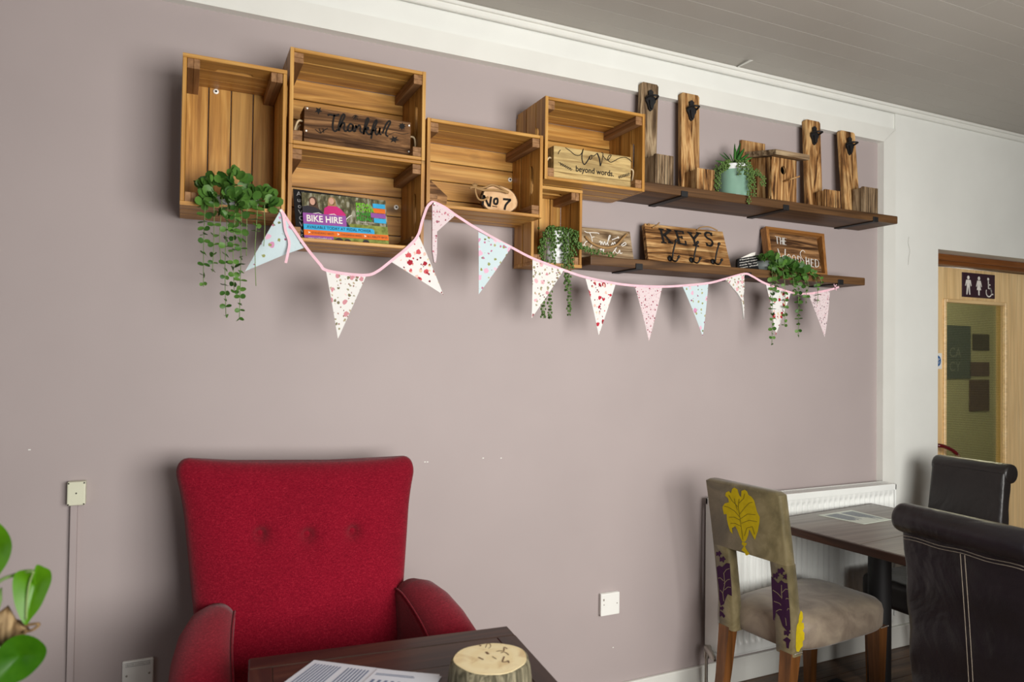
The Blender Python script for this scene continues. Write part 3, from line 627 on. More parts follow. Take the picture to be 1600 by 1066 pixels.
mesh('board', prism(Q2, (0, 0, 0), tuple(-PN*.004)), M['slate'], cbk)
for i, s in enumerate(('All', 'us', 'our', 'Vo', 'Ou', 'Wo', 'Wa', 'Sto')):
    o = PP(463.2+i*.95, 306+i*9.6, PL2[0], PN)+PN*.001; mesh('chalk_lettering', text(s, .022, o, (1, 0, 0), UY), plain('chalk', (150, 150, 150), .9, .1) if i == 0 else bpy.data.materials['chalk'], cbk)

# ------------------------------------------------------------------ signs on the lower shelf
def slab(name, label, corners, plane, T, m, cat='sign'):
    Q = quad(corners, plane); n = plane[1] if plane[1].y < 0 else -plane[1]
    c = sum(Q, Vector())/4; t = thing(name, label, cat, (c.x, c.y, min(q.z for q in Q)))
    return t, Q, n
def leanplane(yb, zb, yt, zt): n = Vector((0, -(zt-zb), yt-yb)).normalized(); return (Vector((0, yb, zb)), n if n.y < 0 else -n)
def boards(t, Q, n, T, mat, cuts, name='board'):
    """planks across the sign: cuts are fractions of the height; Q = tl,tr,br,bl"""
    for a, b in zip(cuts, cuts[1:]):
        f = lambda u, v: Q[3]+(Q[2]-Q[3])*u+(Q[0]-Q[3])*v+((Q[1]-Q[0])-(Q[2]-Q[3]))*u*v
        mesh(name, prism([f(0, a+.004), f(1, a+.004), f(1, b-.004), f(0, b-.004)], (0, 0, 0), tuple(-n*T)), mat, t)
def dropz(Q, z0):
    """extend the lower edge of a leaning sign down to the shelf it stands on"""
    for i, j in ((3, 0), (2, 1)):
        d = Q[i]-Q[j]; Q[i] = Q[j]+d*((z0-Q[j].z)/d.z)
    return Q
pl = leanplane(-.108, LZ+.001, -.05, LZ+.15)
t, Q, n = slab('family_sign', 'scorched wooden family sign with white script on the lower shelf', [(909.7, 354.6), (984, 362), (989.9, 403.4), (911, 396)], pl, .014, None)
Q[0] = Q[1]+(Q[0]-Q[1])*1.12; Q[3] = Q[2]+(Q[3]-Q[2])*1.14; Q = dropz(Q, LZ+.0005)
boards(t, Q, n, .016, M['grey_x'], (0, .5, 1))
Z7 = (900, 340, 6.154); pf = (pl[0]+n*.0014, n)
mesh('lettering', pen([[(80, 130), (110, 145), (160, 145), (215, 150), (220, 160)], [(130, 145), (150, 190), (156, 250), (132, 295), (96, 285), (82, 250), (112, 222)], [(150, 190), (178, 186)], [(222, 240), (236, 225), (240, 262), (250, 230), (262, 262), (275, 230), (286, 262), (302, 240), (331, 176), (318, 180), (305, 240), (312, 270)], [(340, 265), (352, 240), (358, 262), (372, 235), (380, 262)], [(345, 215), (410, 190)], [(398, 184), (412, 189), (402, 200)], [(434, 268), (470, 240), (480, 258), (444, 276)], [(58, 268), (80, 262)], [(228, 312), (250, 300), (240, 332), (266, 306)], [(262, 332), (270, 300)], [(350, 345), (392, 286), (376, 320), (402, 345), (420, 312), (424, 345), (445, 340)]], Z7, .0032, pf), M['whiteink'], t, label='white script beginning Family is')
mesh('rope', tube(crom([PP(900+a/6.154, 340+b/6.154, pl[0]+n*.007, n) for a, b in ((90, 180), (140, 235), (210, 275), (300, 292), (390, 265), (450, 200), (490, 160))], 5), .0048, 8), M['jute'], t, True)
pl = leanplane(-.112, LZ+.001, -.045, LZ+.17)
t, Q, n = slab('keys_board', 'scorched wooden KEYS board with three black coat hooks', [(1007, 349), (1129, 362), (1142, 416.4), (1013, 405.8)], pl, .018, None)
Q = dropz(Q, LZ+.0005); boards(t, Q, n, .02, M['burnt_x'], (0, .40, 1))
pf = (pl[0]+n*.0016, n)
keys = [[(815, 112), (845, 240)], [(905, 122), (842, 175)], [(850, 165), (912, 238)], [(795, 108), (845, 116)], [(870, 112), (918, 124)], [(820, 238), (872, 244)], [(885, 238), (936, 246)],
        [(962, 130), (998, 250)], [(945, 126), (1036, 138)], [(1028, 130), (1032, 160)], [(980, 186), (1022, 192)], [(1016, 176), (1022, 206)], [(975, 246), (1060, 260)], [(1052, 222), (1060, 262)],
        [(1092, 150), (1132, 205)], [(1178, 150), (1134, 205)], [(1132, 200), (1150, 268)], [(1072, 142), (1118, 152)], [(1155, 144), (1204, 154)], [(1124, 264), (1184, 276)]]
esS = [[(1302, 172), (1290, 150), (1255, 146), (1242, 168), (1262, 196), (1298, 216), (1314, 245), (1298, 270), (1268, 266), (1258, 246)], [(1304, 144), (1306, 180)], [(1252, 240), (1262, 276)]]
mesh('lettering', join(pen(keys[:3]+keys[7:8]+keys[14:17], Z7, .0115, pf, 1), pen(keys[3:7]+keys[8:14]+keys[17:], Z7, .0082, pf, 1), pen(esS[:1], Z7, .0105, pf), pen(esS[1:], Z7, .006, pf)), M['blackink'], t, label='black slab letters reading KEYS')
for hx, hy, s in ((905, 395, 1), (1112, 410, 1), (1318, 425, 1)):
    g_ = lambda a, b, d: PP(900+a/6.154, 340+b/6.154, pl[0]+n*d, n)
    hk = mesh('coat_hook', tube(crom([g_(hx+5, hy, .004), g_(hx+20, hy-5, .014), g_(hx+28, hy-60, .028), g_(hx+42, hy-120, .045), g_(hx+56, hy-168, .05)], 5), .0034, 8), M['black'], t, True)
    mesh('hook_plate', xform(lathe([(.012, -.002), (.012, .003), (.006, .006), (0, .006)], (0, 0, 0), 16), Matrix.Translation(g_(hx, hy, .003)) @ n.to_track_quat('Z', 'Y').to_matrix().to_4x4()), M['black'], hk, True)
    mesh('lower_prong', tube(crom([g_(hx+12, hy+4, .01), g_(hx+35, hy+22, .03), g_(hx+62, hy+22, .045), g_(hx+82, hy-15, .05)], 5), .0034, 8), M['black'], hk, True)
    mesh('knob', join(ball(g_(hx+57, hy-172, .05), .0068, 10, 7), ball(g_(hx+83, hy-18, .05), .006, 10, 7)), M['black'], hk, True)
for pts in (((735, 100), (770, 80), (800, 50)), ((690, 70), (700, 60), (712, 72)), ((1165, 120), (1200, 95), (1280, 90), (1360, 125))):
    mesh('twine', tube(crom([PP(900+a/6.154, 340+b/6.154, pl[0]+n*.006, n) for a, b in pts], 5), .0028, 6), M['jute'], t, True)
pl = leanplane(-.135, LZ+.001, -.12, LZ+.07)
t, Q, n = slab('small_slate_sign', 'small black slate with white handwriting beside the keys board', [(1153, 404.4), (1187, 398.5), (1187, 420), (1152, 418)], pl, .01, None)
Q = dropz(Q, LZ+.0005); mesh('slate', prism(Q, (0, 0, 0), tuple(-n*.012)), M['slate'], t)
mesh('chipped_corner', prism([PP(1157, 403.5, pl[0], n), PP(1175, 395, pl[0], n), PP(1181, 394, pl[0], n), PP(1180, 399.6, pl[0], n)], tuple(-n*.002), tuple(-n*.010)), M['whiteink'], t)
for i, s in enumerate(('Handmade', 'recycled timber', 'made by our', 'own shed')):
    o = PP(1155.5, 407.5+i*4.1-.6*0, pl[0]+n*.001, n); e = PP(1184, 402.6+i*4.1, pl[0]+n*.001, n); dx = (e-o); tx = text(s, .0085, (0, 0, 0), (1, 0, 0), (0, 1, 0)); w0 = max(q.x for q in tx[0]); sq = dx.length/w0; dx.normalize(); up = Vector((0, 0, 1))
    mesh('lettering', ([o+dx*q.x*sq+up*q.y for q in tx[0]], tx[1]), M['whiteink'], t)
# framed sign
pl = leanplane(-.118, LZ+.001, -.045, LZ+.2)
t, Q, n = slab('framed_wood_sign', 'oak framed scorched board lettered The WoodShed behind the trailing plant', [(1196.5, 353.6), (1287.8, 365.5), (1293, 428.4), (1204, 416)], pl, .018, None)
Q = dropz(Q, LZ+.0005)
f = lambda u, v: Q[3]+(Q[2]-Q[3])*u+(Q[0]-Q[3])*v+((Q[1]-Q[0])-(Q[2]-Q[3]))*u*v
bx_, by_ = .045, .06
for nm, c in (('frame_rail', [(0, 1-by_), (1, 1-by_), (1, 1), (0, 1)]), ('frame_rail', [(0, 0), (1, 0), (1, by_), (0, by_)]), ('frame_stile', [(0, by_), (bx_, by_), (bx_, 1-by_), (0, 1-by_)]), ('frame_stile', [(1-bx_, by_), (1, by_), (1, 1-by_), (1-bx_, 1-by_)])):
    mesh(nm, prism([f(u, v) for u, v in c], (0, 0, 0), tuple(-n*.034)), M['oak_x' if 'rail' in nm else 'oak_z'], t)
pb = [f(bx_+.012, by_), f(1-bx_-.012, by_), f(1-bx_-.012, 1-by_-.025), f(bx_+.012, 1-by_-.025)]
fb = lambda u, v: pb[0]+(pb[1]-pb[0])*u+(pb[3]-pb[0])*v
for a, b in ((0, .36), (.36, .70), (.70, 1)): mesh('back_board', prism([fb(0, a+.005), fb(1, a+.005), fb(1, b-.005), fb(0, b-.005)], tuple(-n*.014), tuple(-n*.026)), M['brown_x'], t)
Z8 = (1180, 350, 9.69); pf = (pl[0]-n*.0128, n)
ell = lambda cx, cy, rx, ry: [(cx+rx*math.sin(2*PI*k/14), cy-ry*math.cos(2*PI*k/14)) for k in range(15)]
wsd = [[(300, 185), (370, 200)], [(325, 190), (335, 300)], [(375, 200), (382, 308)], [(410, 206), (416, 312)], [(378, 255), (412, 260)], [(430, 210), (436, 314)], [(432, 212), (468, 222)], [(434, 258), (460, 262)], [(436, 312), (466, 316)],
       [(338, 372), (392, 545)], [(392, 545), (422, 470)], [(422, 470), (446, 560)], [(446, 560), (452, 378)], ell(508, 532, 28, 70), ell(585, 545, 28, 72), [(640, 480), (646, 612)], [(640, 482), (682, 510), (690, 580), (646, 612)],
       [(755, 432), (722, 398), (682, 440), (700, 510), (735, 560), (722, 615), (690, 610)], [(765, 500), (775, 630)], [(772, 568), (806, 560)], [(806, 520), (815, 640)], [(842, 528), (848, 645)], [(844, 530), (880, 540)], [(846, 585), (874, 590)], [(848, 645), (884, 650)], [(905, 535), (912, 655)], [(905, 535), (950, 555), (962, 610), (950, 645), (912, 655)]]
mesh('lettering', join(pen(wsd, Z8, .0030, pf, 4), pen([[(a+9, b+3) for a, b in s_] for s_ in wsd if len(s_) == 2], Z8, .0018, pf, 1)), M['whiteink'], t, label='white lettering The WoodShed')

# ------------------------------------------------------------------ bottle opener boards on the upper shelf
def opener(label, xl, xr, ztop, yt, yb, m, mbox, boxx, boxz, boxy, tilt=0.):
    t = thing('bottle_opener_board', label, 'bottle opener', ((xl+xr)/2, -.08, UZ), 'scorched bottle opener boards')
    z0 = UZ+.0006; T = .02
    def pt(x, z, d): f = (z-z0)/(ztop-z0); return Vector((x+tilt*(f-1), yb+(yt-yb)*f+d, z))
    r = .008
    outl = [(xl, z0), (xr, z0), (xr, ztop-r), (xr-r, ztop), (xl+r, ztop), (xl, ztop-r)]
    mesh('back_board', loft([[pt(x, z, T) for x, z in outl], [pt(x, z, .002) for x, z in outl], [pt(x*.97+(xl+xr)/2*.03, z, 0) for x, z in outl]]), M[m+'_z'], t)
    # catch box for the caps
    a, b = boxx; zb = z0+boxz; yF = boxy; y1 = yb-.001
    for xx in (a, b-.014): mesh('box_side', box(xx, xx+.014, yF+.013, y1, z0, zb-.004, .001), M[mbox+'_z'], t)
    mesh('box_front', box(a, b, yF, yF+.013, z0, zb, .001), M[mbox+'_z'], t)
    for k in range(7):
        x = a+.006+(b-a-.012)*k/6; mesh('saw_cut', box(x-.0008, x+.0008, yF-.0006, yF, z0+.004, zb-.003), M['blackink'], t) if mbox == 'grey' or k % 2 == 0 else None
    mesh('box_base', box(a+.014, b-.014, yF+.013, y1, z0, z0+.01), M[mbox+'_x'], t)
    # cast iron opener
    c = pt((xl+xr)/2, ztop-.075, -.0012)
    shp = [(-.012, .038), (0, .046), (.012, .038), (.010, .022), (.024, .012), (.024, -.002), (.015, -.016), (.010, -.034), (0, -.042), (-.010, -.034), (-.015, -.016), (-.024, -.002), (-.024, .012), (-.010, .022)]
    op = mesh('opener', prism([c+Vector((u, 0, v)) for u, v in shp], (0, -.008, 0), (0, 0, 0)), M['black'], t)
    lp = [c+Vector((u, d, v)) for u, d, v in ((-.023, -.006, .008), (-.02, -.026, .012), (-.008, -.042, .010), (.008, -.042, .010), (.02, -.026, .012), (.023, -.006, .008))]
    mesh('opener_lip', tube(crom(lp, 4), .0042, 8), M['black'], op, True)
    mesh('opener_throat', prism([c+Vector((u, 0, v)) for u, v in ((-.012, 0), (.012, 0), (.007, -.03), (0, -.036), (-.007, -.03))], (0, -.016, 0), (0, -.007, 0)), M['black'], op)
    return t
opener('weathered bottle opener board nearest the love crate', 1.668, 1.753, 2.538, -.058, -.062, 'grey', 'grey', (1.676, 1.765), .135, -.145, .014)
opener('golden scorched bottle opener board beside the teal pot', 1.868, 1.964, 2.529, -.058, -.064, 'burnt', 'burnt', (1.884, 1.976), .105, -.142)
opener('scorched bottle opener board just right of the birdhouse', 2.577, 2.672, 2.524, -.058, -.076, 'burnt', 'burnt', (2.61, 2.71), .098, -.142)
opener('scorched bottle opener board nearest the end of the shelf', 2.802, 2.902, 2.506, -.058, -.092, 'burnt', 'grey', (2.845, 2.945), .135, -.15)

# ------------------------------------------------------------------ birdhouse
t = thing('birdhouse', 'scorched wooden birdhouse with flat roof, round hole and perch', 'birdhouse', (2.33, -.12, UZ))
z0 = UZ+.0005; FX0, FX1, FY = 2.275, 2.42, -.155; zr0, zr1 = 2.302, 2.272
hc = P(1224, 266, FY); N = 20
out = [Vector((FX0, FY, z0)), Vector((FX1, FY, z0)), Vector((FX1, FY, 2.288)), Vector((FX0, FY, 2.288))]
def plate_hole(o, c, r, T, n=24):
    V = []; F = []
    sq = []
    for k in range(n):
        a = 2*PI*k/n+PI/4; d = Vector((math.cos(a), 0, math.sin(a)))
        cands = []
        if d.x > 1e-6: cands.append((o[1].x-c.x)/d.x)
        if d.x < -1e-6: cands.append((o[0].x-c.x)/d.x)
        if d.z > 1e-6: cands.append((o[2].z-c.z)/d.z)
        if d.z < -1e-6: cands.append((o[0].z-c.z)/d.z)
        s = min(cands); sq.append(c+d*s)
    for yy in (0, T):
        for k in range(n): V.append(sq[k]+Vector((0, yy, 0)))
        for k in range(n):
            a = 2*PI*k/n+PI/4; V.append(c+Vector((r*math.cos(a), yy, r*math.sin(a)*1.15)))
    for k in range(n):
        j = (k+1) % n
        F += [(k, j, n+j, n+k), (2*n+k, 3*n+k, 3*n+j, 2*n+j), (n+k, n+j, 3*n+j, 3*n+k), (k, 2*n+k, 2*n+j, j)]
    # fill corners
    for cpt in o:
        ks = sorted(range(n), key=lambda k: (sq[k]-cpt).length)[:2]
        i = len(V); V += [cpt, cpt+Vector((0, T, 0))]; a, b = ks; F += [(a, b, i), (2*n+b, 2*n+a, i+1)]
    return V, F
mesh('front_board', plate_hole(out, hc, .016, .012), M['burnt_z'], t)
for xx in (FX0, FX1-.013): mesh('side_board', prism([Vector((xx, y, z)) for y, z in ((FY+.0125, z0), (-.03, z0), (-.03, 2.31), (FY+.0125, 2.288))], (0, 0, 0), (.013, 0, 0)), M['burnt_z'], t)
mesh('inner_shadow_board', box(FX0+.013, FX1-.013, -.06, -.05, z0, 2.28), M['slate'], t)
mesh('base_board', box(FX0+.013, FX1-.013, FY+.0125, -.03, z0+.0, z0+.012), M['burnt_x'], t)
mesh('roof', prism([Vector((FX0-.022, y, z)) for y, z in ((FY-.045, 2.283), (FY-.045, 2.305), (-.018, 2.338), (-.018, 2.314))], (0, 0, 0), (FX1-FX0+.05, 0, 0)), M['grey_x'], t)
mesh('hanging_plate', box(2.235, 2.375, -.017, -.004, 2.2, 2.392, .002), M['burnt_z'], t)
a_ = P(1223.4, 284, FY); b_ = P(1249.7, 275.6, FY-.075); mesh('perch', tube([a_, P(1249.7, 275.6, FY-.055)], .0036, 8), M['burnt_y'], t, True)

# ------------------------------------------------------------------ plants
def leafdisc(r=.013, n=8):
    V = [Vector((0, 0, 0))]; F = []
    for k in range(n):
        a = 2*PI*k/n; V.append(Vector((r+r*math.cos(a)*1.0, r*.92*math.sin(a), .18*r*abs(math.sin(a))+.08*r*math.cos(a))))
    V[0] = Vector((r, 0, -.12*r))
    for k in range(n): F.append((0, 1+k, 1+(k+1) % n))
    return V, F
LM = {}
def leafmesh(key, VF, mat):
    if key not in LM:
        me = bpy.data.meshes.new(key); me.from_pydata([tuple(v) for v in VF[0]], [], VF[1]); me.materials.append(mat); me.polygons.foreach_set('use_smooth', [True]*len(me.polygons)); LM[key] = me
    return LM[key]
def put_leaf(parent, me, p, direction, roll, s):
    o = bpy.data.objects.new('leaf', me); COL.objects.link(o); o.parent = parent
    x = Vector(direction).normalized(); nz = Vector((.9*math.sin(roll*2.3), -1, .45+.8*math.sin(roll*3.1))); z = (nz-x*nz.dot(x)).normalized(); y = z.cross(x)
    B = Matrix(((x.x, y.x, z.x), (x.y, y.y, z.y), (x.z, y.z, z.z))).to_4x4()
    o.matrix_local = Matrix.Translation(Vector(p)-ORG[parent]) @ B @ Matrix.Scale(s, 4)
    return o
def eucalyptus(t, strands, tuft, me, sp=.0165, rnd=None, maxn=290, skip=.05):
    rnd = rnd or random.Random(5); cnt = 0
    for st in strands:
        pts = crom(st, 8); mesh('stem', tube(pts[::3]+[pts[-1]], .0011, 5), M['stem'], t, True)
        acc = 0; phase = rnd.random()*PI; L = sum((b-a).length for a, b in zip(pts, pts[1:])); s0 = 0; k = 0
        for a, b in zip(pts, pts[1:]):
            d = (b-a).length; acc += d; s0 += d
            if acc > sp and cnt < maxn and s0 > skip:
                acc = 0; k += 1; tg = (b-a).normalized(); ph = phase+k*PI/2+rnd.uniform(-.5, .5)
                x = tg.orthogonal().normalized(); yv = tg.cross(x); sc = (1.05-.45*s0/L)*rnd.uniform(.75, 1.15)
                for q in (0, PI):
                    dd = x*math.cos(ph+q)+yv*math.sin(ph+q)+tg*rnd.uniform(-.05, .45)+Vector((0, -.25, 0))
                    put_leaf(t, me, b, dd, rnd.uniform(-.8, .8), sc); cnt += 1
    for c, r, n in tuft:
        for _ in range(n):
            d = Vector((rnd.gauss(0, 1), rnd.gauss(0, 1)-.4, rnd.gauss(0, 1)+.5)).normalized(); p = Vector(c)+Vector((d.x*r[0], d.y*r[1], d.z*r[2]))*rnd.uniform(.5, 1)
            put_leaf(t, me, p, d+Vector((0, 0, .1)), rnd.uniform(-1.2, 1.2), rnd.uniform(.9, 1.5))
    return cnt
EU = leafmesh('eucalyptus_leaf', leafdisc(.0125), M['green_eu'])
# trailing plant in the tall left crate
CZ = 1.8455
t = thing('trailing_eucalyptus', 'trailing plant with round green leaves hanging from the tall left crate', 'plant', (.135, -.15, CZ))
pz = [(.045, .001), (.06, .004), (.066, .075), (.062, .08), (.055, .076), (.045, .02)]
mesh('pot', lathe([(.05, .0005), (.058, .004), (.066, .03), (.068, .034), (.062, .034), (.058, .028), (0, .026)], (.14, -.16, CZ), 28), M['pot_white'], t, True)
mesh('soil', lathe([(.0, .0285), (.058, .0285)], (.14, -.16, CZ), 24), M['soil'], t)
mesh('twine', join(tube(crom([P(362, 300, -.2), P(367, 292, -.2), P(382, 291, -.19), P(398, 300, -.19), P(404, 310, -.2)], 6), .0022, 6), tube(crom([P(385, 296, -.18), P(402, 296, -.18), P(408, 306, -.18), P(420, 318, -.18)], 6), .002, 6)), M['jute'], t, True)
top = Vector((.14, -.17, CZ+.045)); rr = random.Random(7)
def strand(end, x0, edge_y, zt, mid=.0, y_end=None, start=None):
    s = start if start else Vector((x0+rr.uniform(-.03, .03), -.18, zt))
    e = Vector(end); return [s, Vector((e.x*.6+s.x*.4, edge_y+.03, zt+.012)), Vector((e.x, edge_y-.012, zt-.03)), Vector((e.x+mid, edge_y-.018, (zt-.05)*.5+e.z*.5)), e]
ends = [(318, 448), (332, 425), (374, 499), (353, 493), (366, 455), (400, 447), (385, 400), (345, 410), (412, 385)]
S = [strand(P(a, b, -.262), .135+(a-360)*.0016, -.25, CZ+.035, rr.uniform(-.006, .006)) for a, b in ends]
n = eucalyptus(t, S, [(Vector((.085, -.2, CZ+.04)), (.05, .04, .032), 44), (Vector((.20, -.2, CZ+.03)), (.045, .04, .02), 34), (Vector((.125, -.2, CZ+.075)), (.028, .03, .022), 14), (Vector((.10, -.255, CZ+.002)), (.075, .012, .03), 40), (Vector((.20, -.25, CZ+.005)), (.045, .012, .02), 16)], EU, .0165, random.Random(3), 152, .07)
# trailing plant on the lower shelf
t = thing('trailing_eucalyptus', 'trailing round leaved plant at the right end of the lower shelf', 'plant', (2.33, -.12, LZ))
mesh('pot', lathe([(.03, .0005), (.038, .004), (.043, .04), (.039, .04), (.036, .034), (0, .034)], (2.262, -.118, LZ), 24), M['pot_grey'], t, True)
mesh('soil', lathe([(0, .036), (.036, .036)], (2.262, -.118, LZ), 20), M['soil'], t)
ends = [(1206, 537), (1247, 525), (1259, 475), (1226, 508), (1213, 455), (1240, 462), (1277, 475), (1283, 445), (1262, 455)]
S = []
for a, b in ends:
    e = P(a, b, -.185); s = Vector((2.262+rr.uniform(-.015, .015), -.125, LZ+.045)); m_ = Vector((s.x*.5+e.x*.5, -.16, LZ+.045+rr.uniform(-.01, .012))); S.append([s, m_, Vector((e.x*.9+s.x*.1, -.183, LZ-.005)), Vector((e.x, -.187, (LZ-.02)*.5+e.z*.5)), e])
eucalyptus(t, S, [(Vector((2.25, -.165, LZ+.035)), (.04, .03, .022), 30), (Vector((2.33, -.175, LZ+.012)), (.06, .02, .022), 36), (Vector((2.40, -.18, LZ-.005)), (.05, .015, .02), 26)], EU, .0175, random.Random(9), 200, .06)
# bead strands
def beads(strands, r, sp, rnd, side=.008):
    L = []
    for st in strands:
        pts = crom(st, 10); acc = 0; k = 0
        for a, b in zip(pts, pts[1:]):
            acc += (b-a).length
            if acc > sp:
                acc = 0; k += 1; tg = (b-a).normalized(); x = tg.orthogonal().normalized(); y_ = tg.cross(x); ph = k*2.1
                for q in (0, PI):
                    c = b+(x*math.cos(ph+q)+y_*math.sin(ph+q))*side*rnd.uniform(.7, 1.1); L.append(ball(c, r*rnd.uniform(.8, 1.15), 6, 4, (1, 1, 1.15)))
    return join(*L)
def stems(t, S): [mesh('stem', tube(crom(s, 5), .0012, 5), M['stem'], t, True) for s in S]
t = thing('bead_plant', 'white fluted pot of trailing bead leaves in the small crate', 'plant', (1.258, -.098, 1.7595))
def pleat(c, r0, r1, h, n=56, k=14):
    secs = []
    for z, r in ((0, r0), (.006, r0+.004), (h*.3, r0*.6+r1*.4), (h*.9, r1), (h, r1)):
        secs.append([Vector((c[0]+(r+.0016*math.sin(k*2*PI*j/n+z*60))*math.cos(2*PI*j/n), c[1]+(r+.0016*math.sin(k*2*PI*j/n+z*60))*math.sin(2*PI*j/n), c[2]+z)) for j in range(n)])
    r = r1-.005
    for z in (h, h-.014): secs.append([Vector((c[0]+r*math.cos(2*PI*j/n), c[1]+r*math.sin(2*PI*j/n), c[2]+z)) for j in range(n)])
    return loft(secs)
pc = (1.258, -.098, 1.7597)
mesh('pot', pleat(pc, .044, .054, .122), M['pot_white'], t, True)
mesh('soil', lathe([(0, .1095), (.047, .1095)], pc, 20), M['soil'], t)
rb = random.Random(4); S = []
zt = 1.7597+.122
for px, py, ye in ((846, 415, -.16), (844, 400, -.16), (865, 412, -.165), (867, 390, -.162), (846, 395, -.155), (876, 380, -.16), (849, 498, -.172), (859, 499, -.172), (889, 492, -.174), (885, 455, -.174), (880, 420, -.165), (893, 420, -.168), (884, 405, -.16), (897, 398, -.15)):
    e = P(px, py, ye); x0 = max(pc[0]-.045, min(pc[0]+.045, e.x)); s = Vector((pc[0]+(x0-pc[0])*.5, pc[1]-.01, zt+.004)); S.append([s, Vector((x0, pc[1]-.045, zt+.008)), Vector((e.x*.7+x0*.3, min(ye+.008, -.152), zt-.03)), Vector((e.x, ye, (zt-.04)*.4+e.z*.6)), e])
for px, py, ye in ((905, 385, -.172), (935, 396, -.172), (960, 399, -.172)):
    e = P(px, py, ye); S.append([Vector((pc[0]+.03, pc[1]-.03, zt+.004)), Vector((pc[0]+.06, -.16, zt-.005)), P(898, 372, -.172), P(908, 386, -.172), e])
stems(t, S)
fo = mesh('foliage', join(beads(S, .0044, .0078, rb), *[ball((pc[0]+rb.gauss(0, .025), pc[1]+rb.gauss(-.012, .02), zt+abs(rb.gauss(0, .008))), .005, 6, 4) for _ in range(34)]), M['green_pearl'], t, True); fo['kind'] = 'stuff'
# teal pot on the upper shelf
tc = P(1146.5, 300, -.1); tc.z = UZ+.0005
t = thing('potted_succulent', 'sage green and white pot with spiky and trailing succulents on the upper shelf', 'plant', tuple(tc))
mesh('pot', lathe([(.054, 0), (.060, .004), (.0625, .02), (.0625, .124), (.0625, .1245)], tc, 40), M['pot_teal'], t, True, shade_angle=40)
mesh('rim', lathe([(.0627, .1245), (.0627, .146), (.060, .149), (.056, .149), (.055, .14), (.055, .128)], tc, 40), M['pot_white'], t, True, shade_angle=40)
mesh('soil', lathe([(0, .138), (.055, .138)], tc, 24), M['soil'], t)
zt = UZ+.149; S = []
for px, py, ye in ((1120, 300, -.15), (1124, 295, -.16), (1128, 262, -.16), (1117, 285, -.13), (1155, 273, -.172), (1178, 318, -.2), (1172, 300, -.19), (1176, 285, -.17), (1190, 290, -.15), (1193, 292, -.14), (1185, 275, -.15), (1170, 320, -.225), (1119, 268, -.12)):
    e = P(px, py, ye); d = (e-tc); d.z = 0; d.normalize(); S.append([Vector((tc.x+d.x*.02, tc.y+d.y*.02, zt)), Vector((tc.x+d.x*.06, tc.y+d.y*.06, zt+.008)), Vector((tc.x+d.x*.072, tc.y+d.y*.072, zt-.02)), Vector((e.x, e.y, zt*.5+e.z*.5)), e])
stems(t, S)
fo = mesh('foliage', join(beads(S, .0036, .0066, rb, .007), *[ball((tc.x+rb.gauss(0, .03), tc.y+rb.gauss(-.01, .02), zt+abs(rb.gauss(0, .008))), .004, 6, 4) for _ in range(50)]), M['green_pearl'], t, True); fo['kind'] = 'stuff'
for px, py, ye, wd in ((1117, 251, -.12, .013), (1124, 240, -.1, .013), (1130, 238, -.12, .013), (1148, 224, -.09, .016), (1157, 223, -.1, .02), (1163, 232, -.12, .022), (1171, 240, -.11, .018), (1176, 246, -.13, .016), (1140, 240, -.15, .016), (1150, 232, -.14, .018)):
    e = P(px, py, ye); s = Vector((tc.x, tc.y-.005, zt-.008)); m_ = (s+e)/2+Vector((0, 0, .006)); pts = crom([s, m_, e], 5); secs = []
    tg = (e-s).normalized(); sd = tg.cross(Vector((0, -1, .3))).normalized(); nn = sd.cross(tg)
    for i, p in enumerate(pts):
        f = i/(len(pts)-1); w_ = wd*(.75+.5*f)*(1-f**2.2)+.0006; secs.append([p-sd*w_/2, p-nn*w_*.18, p+sd*w_/2, p+nn*w_*.12])
    mesh('spiky_leaf', loft(secs), M['green_aloe'], t, True)

# ------------------------------------------------------------------ bunting
bt = thing('bunting', 'string of floral cotton bunting flags draped below the crates and shelf', 'bunting', (1.2, -.22, 1.7))
def by(px):
    K = [(300, -.252), (440, -.252), (470, -.256), (670, -.252), (690, -.256), (800, -.235), (830, -.205), (890, -.198), (930, -.182), (1130, -.176), (1165, -.1735), (1300, -.172)]
    for (a, ya), (b, yb) in zip(K, K[1:]):
        if px <= b: return ya+(yb-ya)*max(0, (px-a)/(b-a))
    return -.172
RP = [(438.6, 327.5), (458, 357), (478, 386), (500, 413), (509, 422), (540, 428), (573, 430), (590, 424), (611, 408), (640, 384), (653.5, 367), (660, 345), (667, 325), (673, 317.5), (679, 316.5), (695, 324), (712, 336), (740, 354), (775, 374), (799, 386.5), (832, 403.5), (881, 422), (914, 433), (962, 443), (1000, 447), (1035, 448), (1066, 446.5), (1107, 442.5), (1133, 436), (1163, 428), (1176, 432), (1196, 443), (1236, 457), (1263, 459), (1296, 453), (1311, 448.5)]
mesh('ribbon', (lambda p: join(ribbon(p, .0085, (0, -1, 0)), ribbon([q+Vector((0, .0012, 0)) for q in p], .0085, (0, -1, 0))))(crom([P(a, b, by(a)-.0015) for a, b in RP], 5)), M['pink'], bt)
mesh('ribbon_tail', ribbon(crom([P(a, b, -.262) for a, b in ((439, 328), (443, 338), (446, 360), (452, 378), (450, 395), (446.5, 411))], 5), .0075, (0, -1, .0)), M['pink'], bt)
mesh('ribbon_bow', join(ribbon(crom([P(a, b, -.178) for a, b in ((1303, 444), (1305, 449), (1307, 454))], 4), .004, (0, -1, 0)), ribbon(crom([P(a, b, -.178) for a, b in ((1307, 444.5), (1305, 449.5), (1311, 448))], 4), .004, (0, -1, 0))), M['pink'], bt)
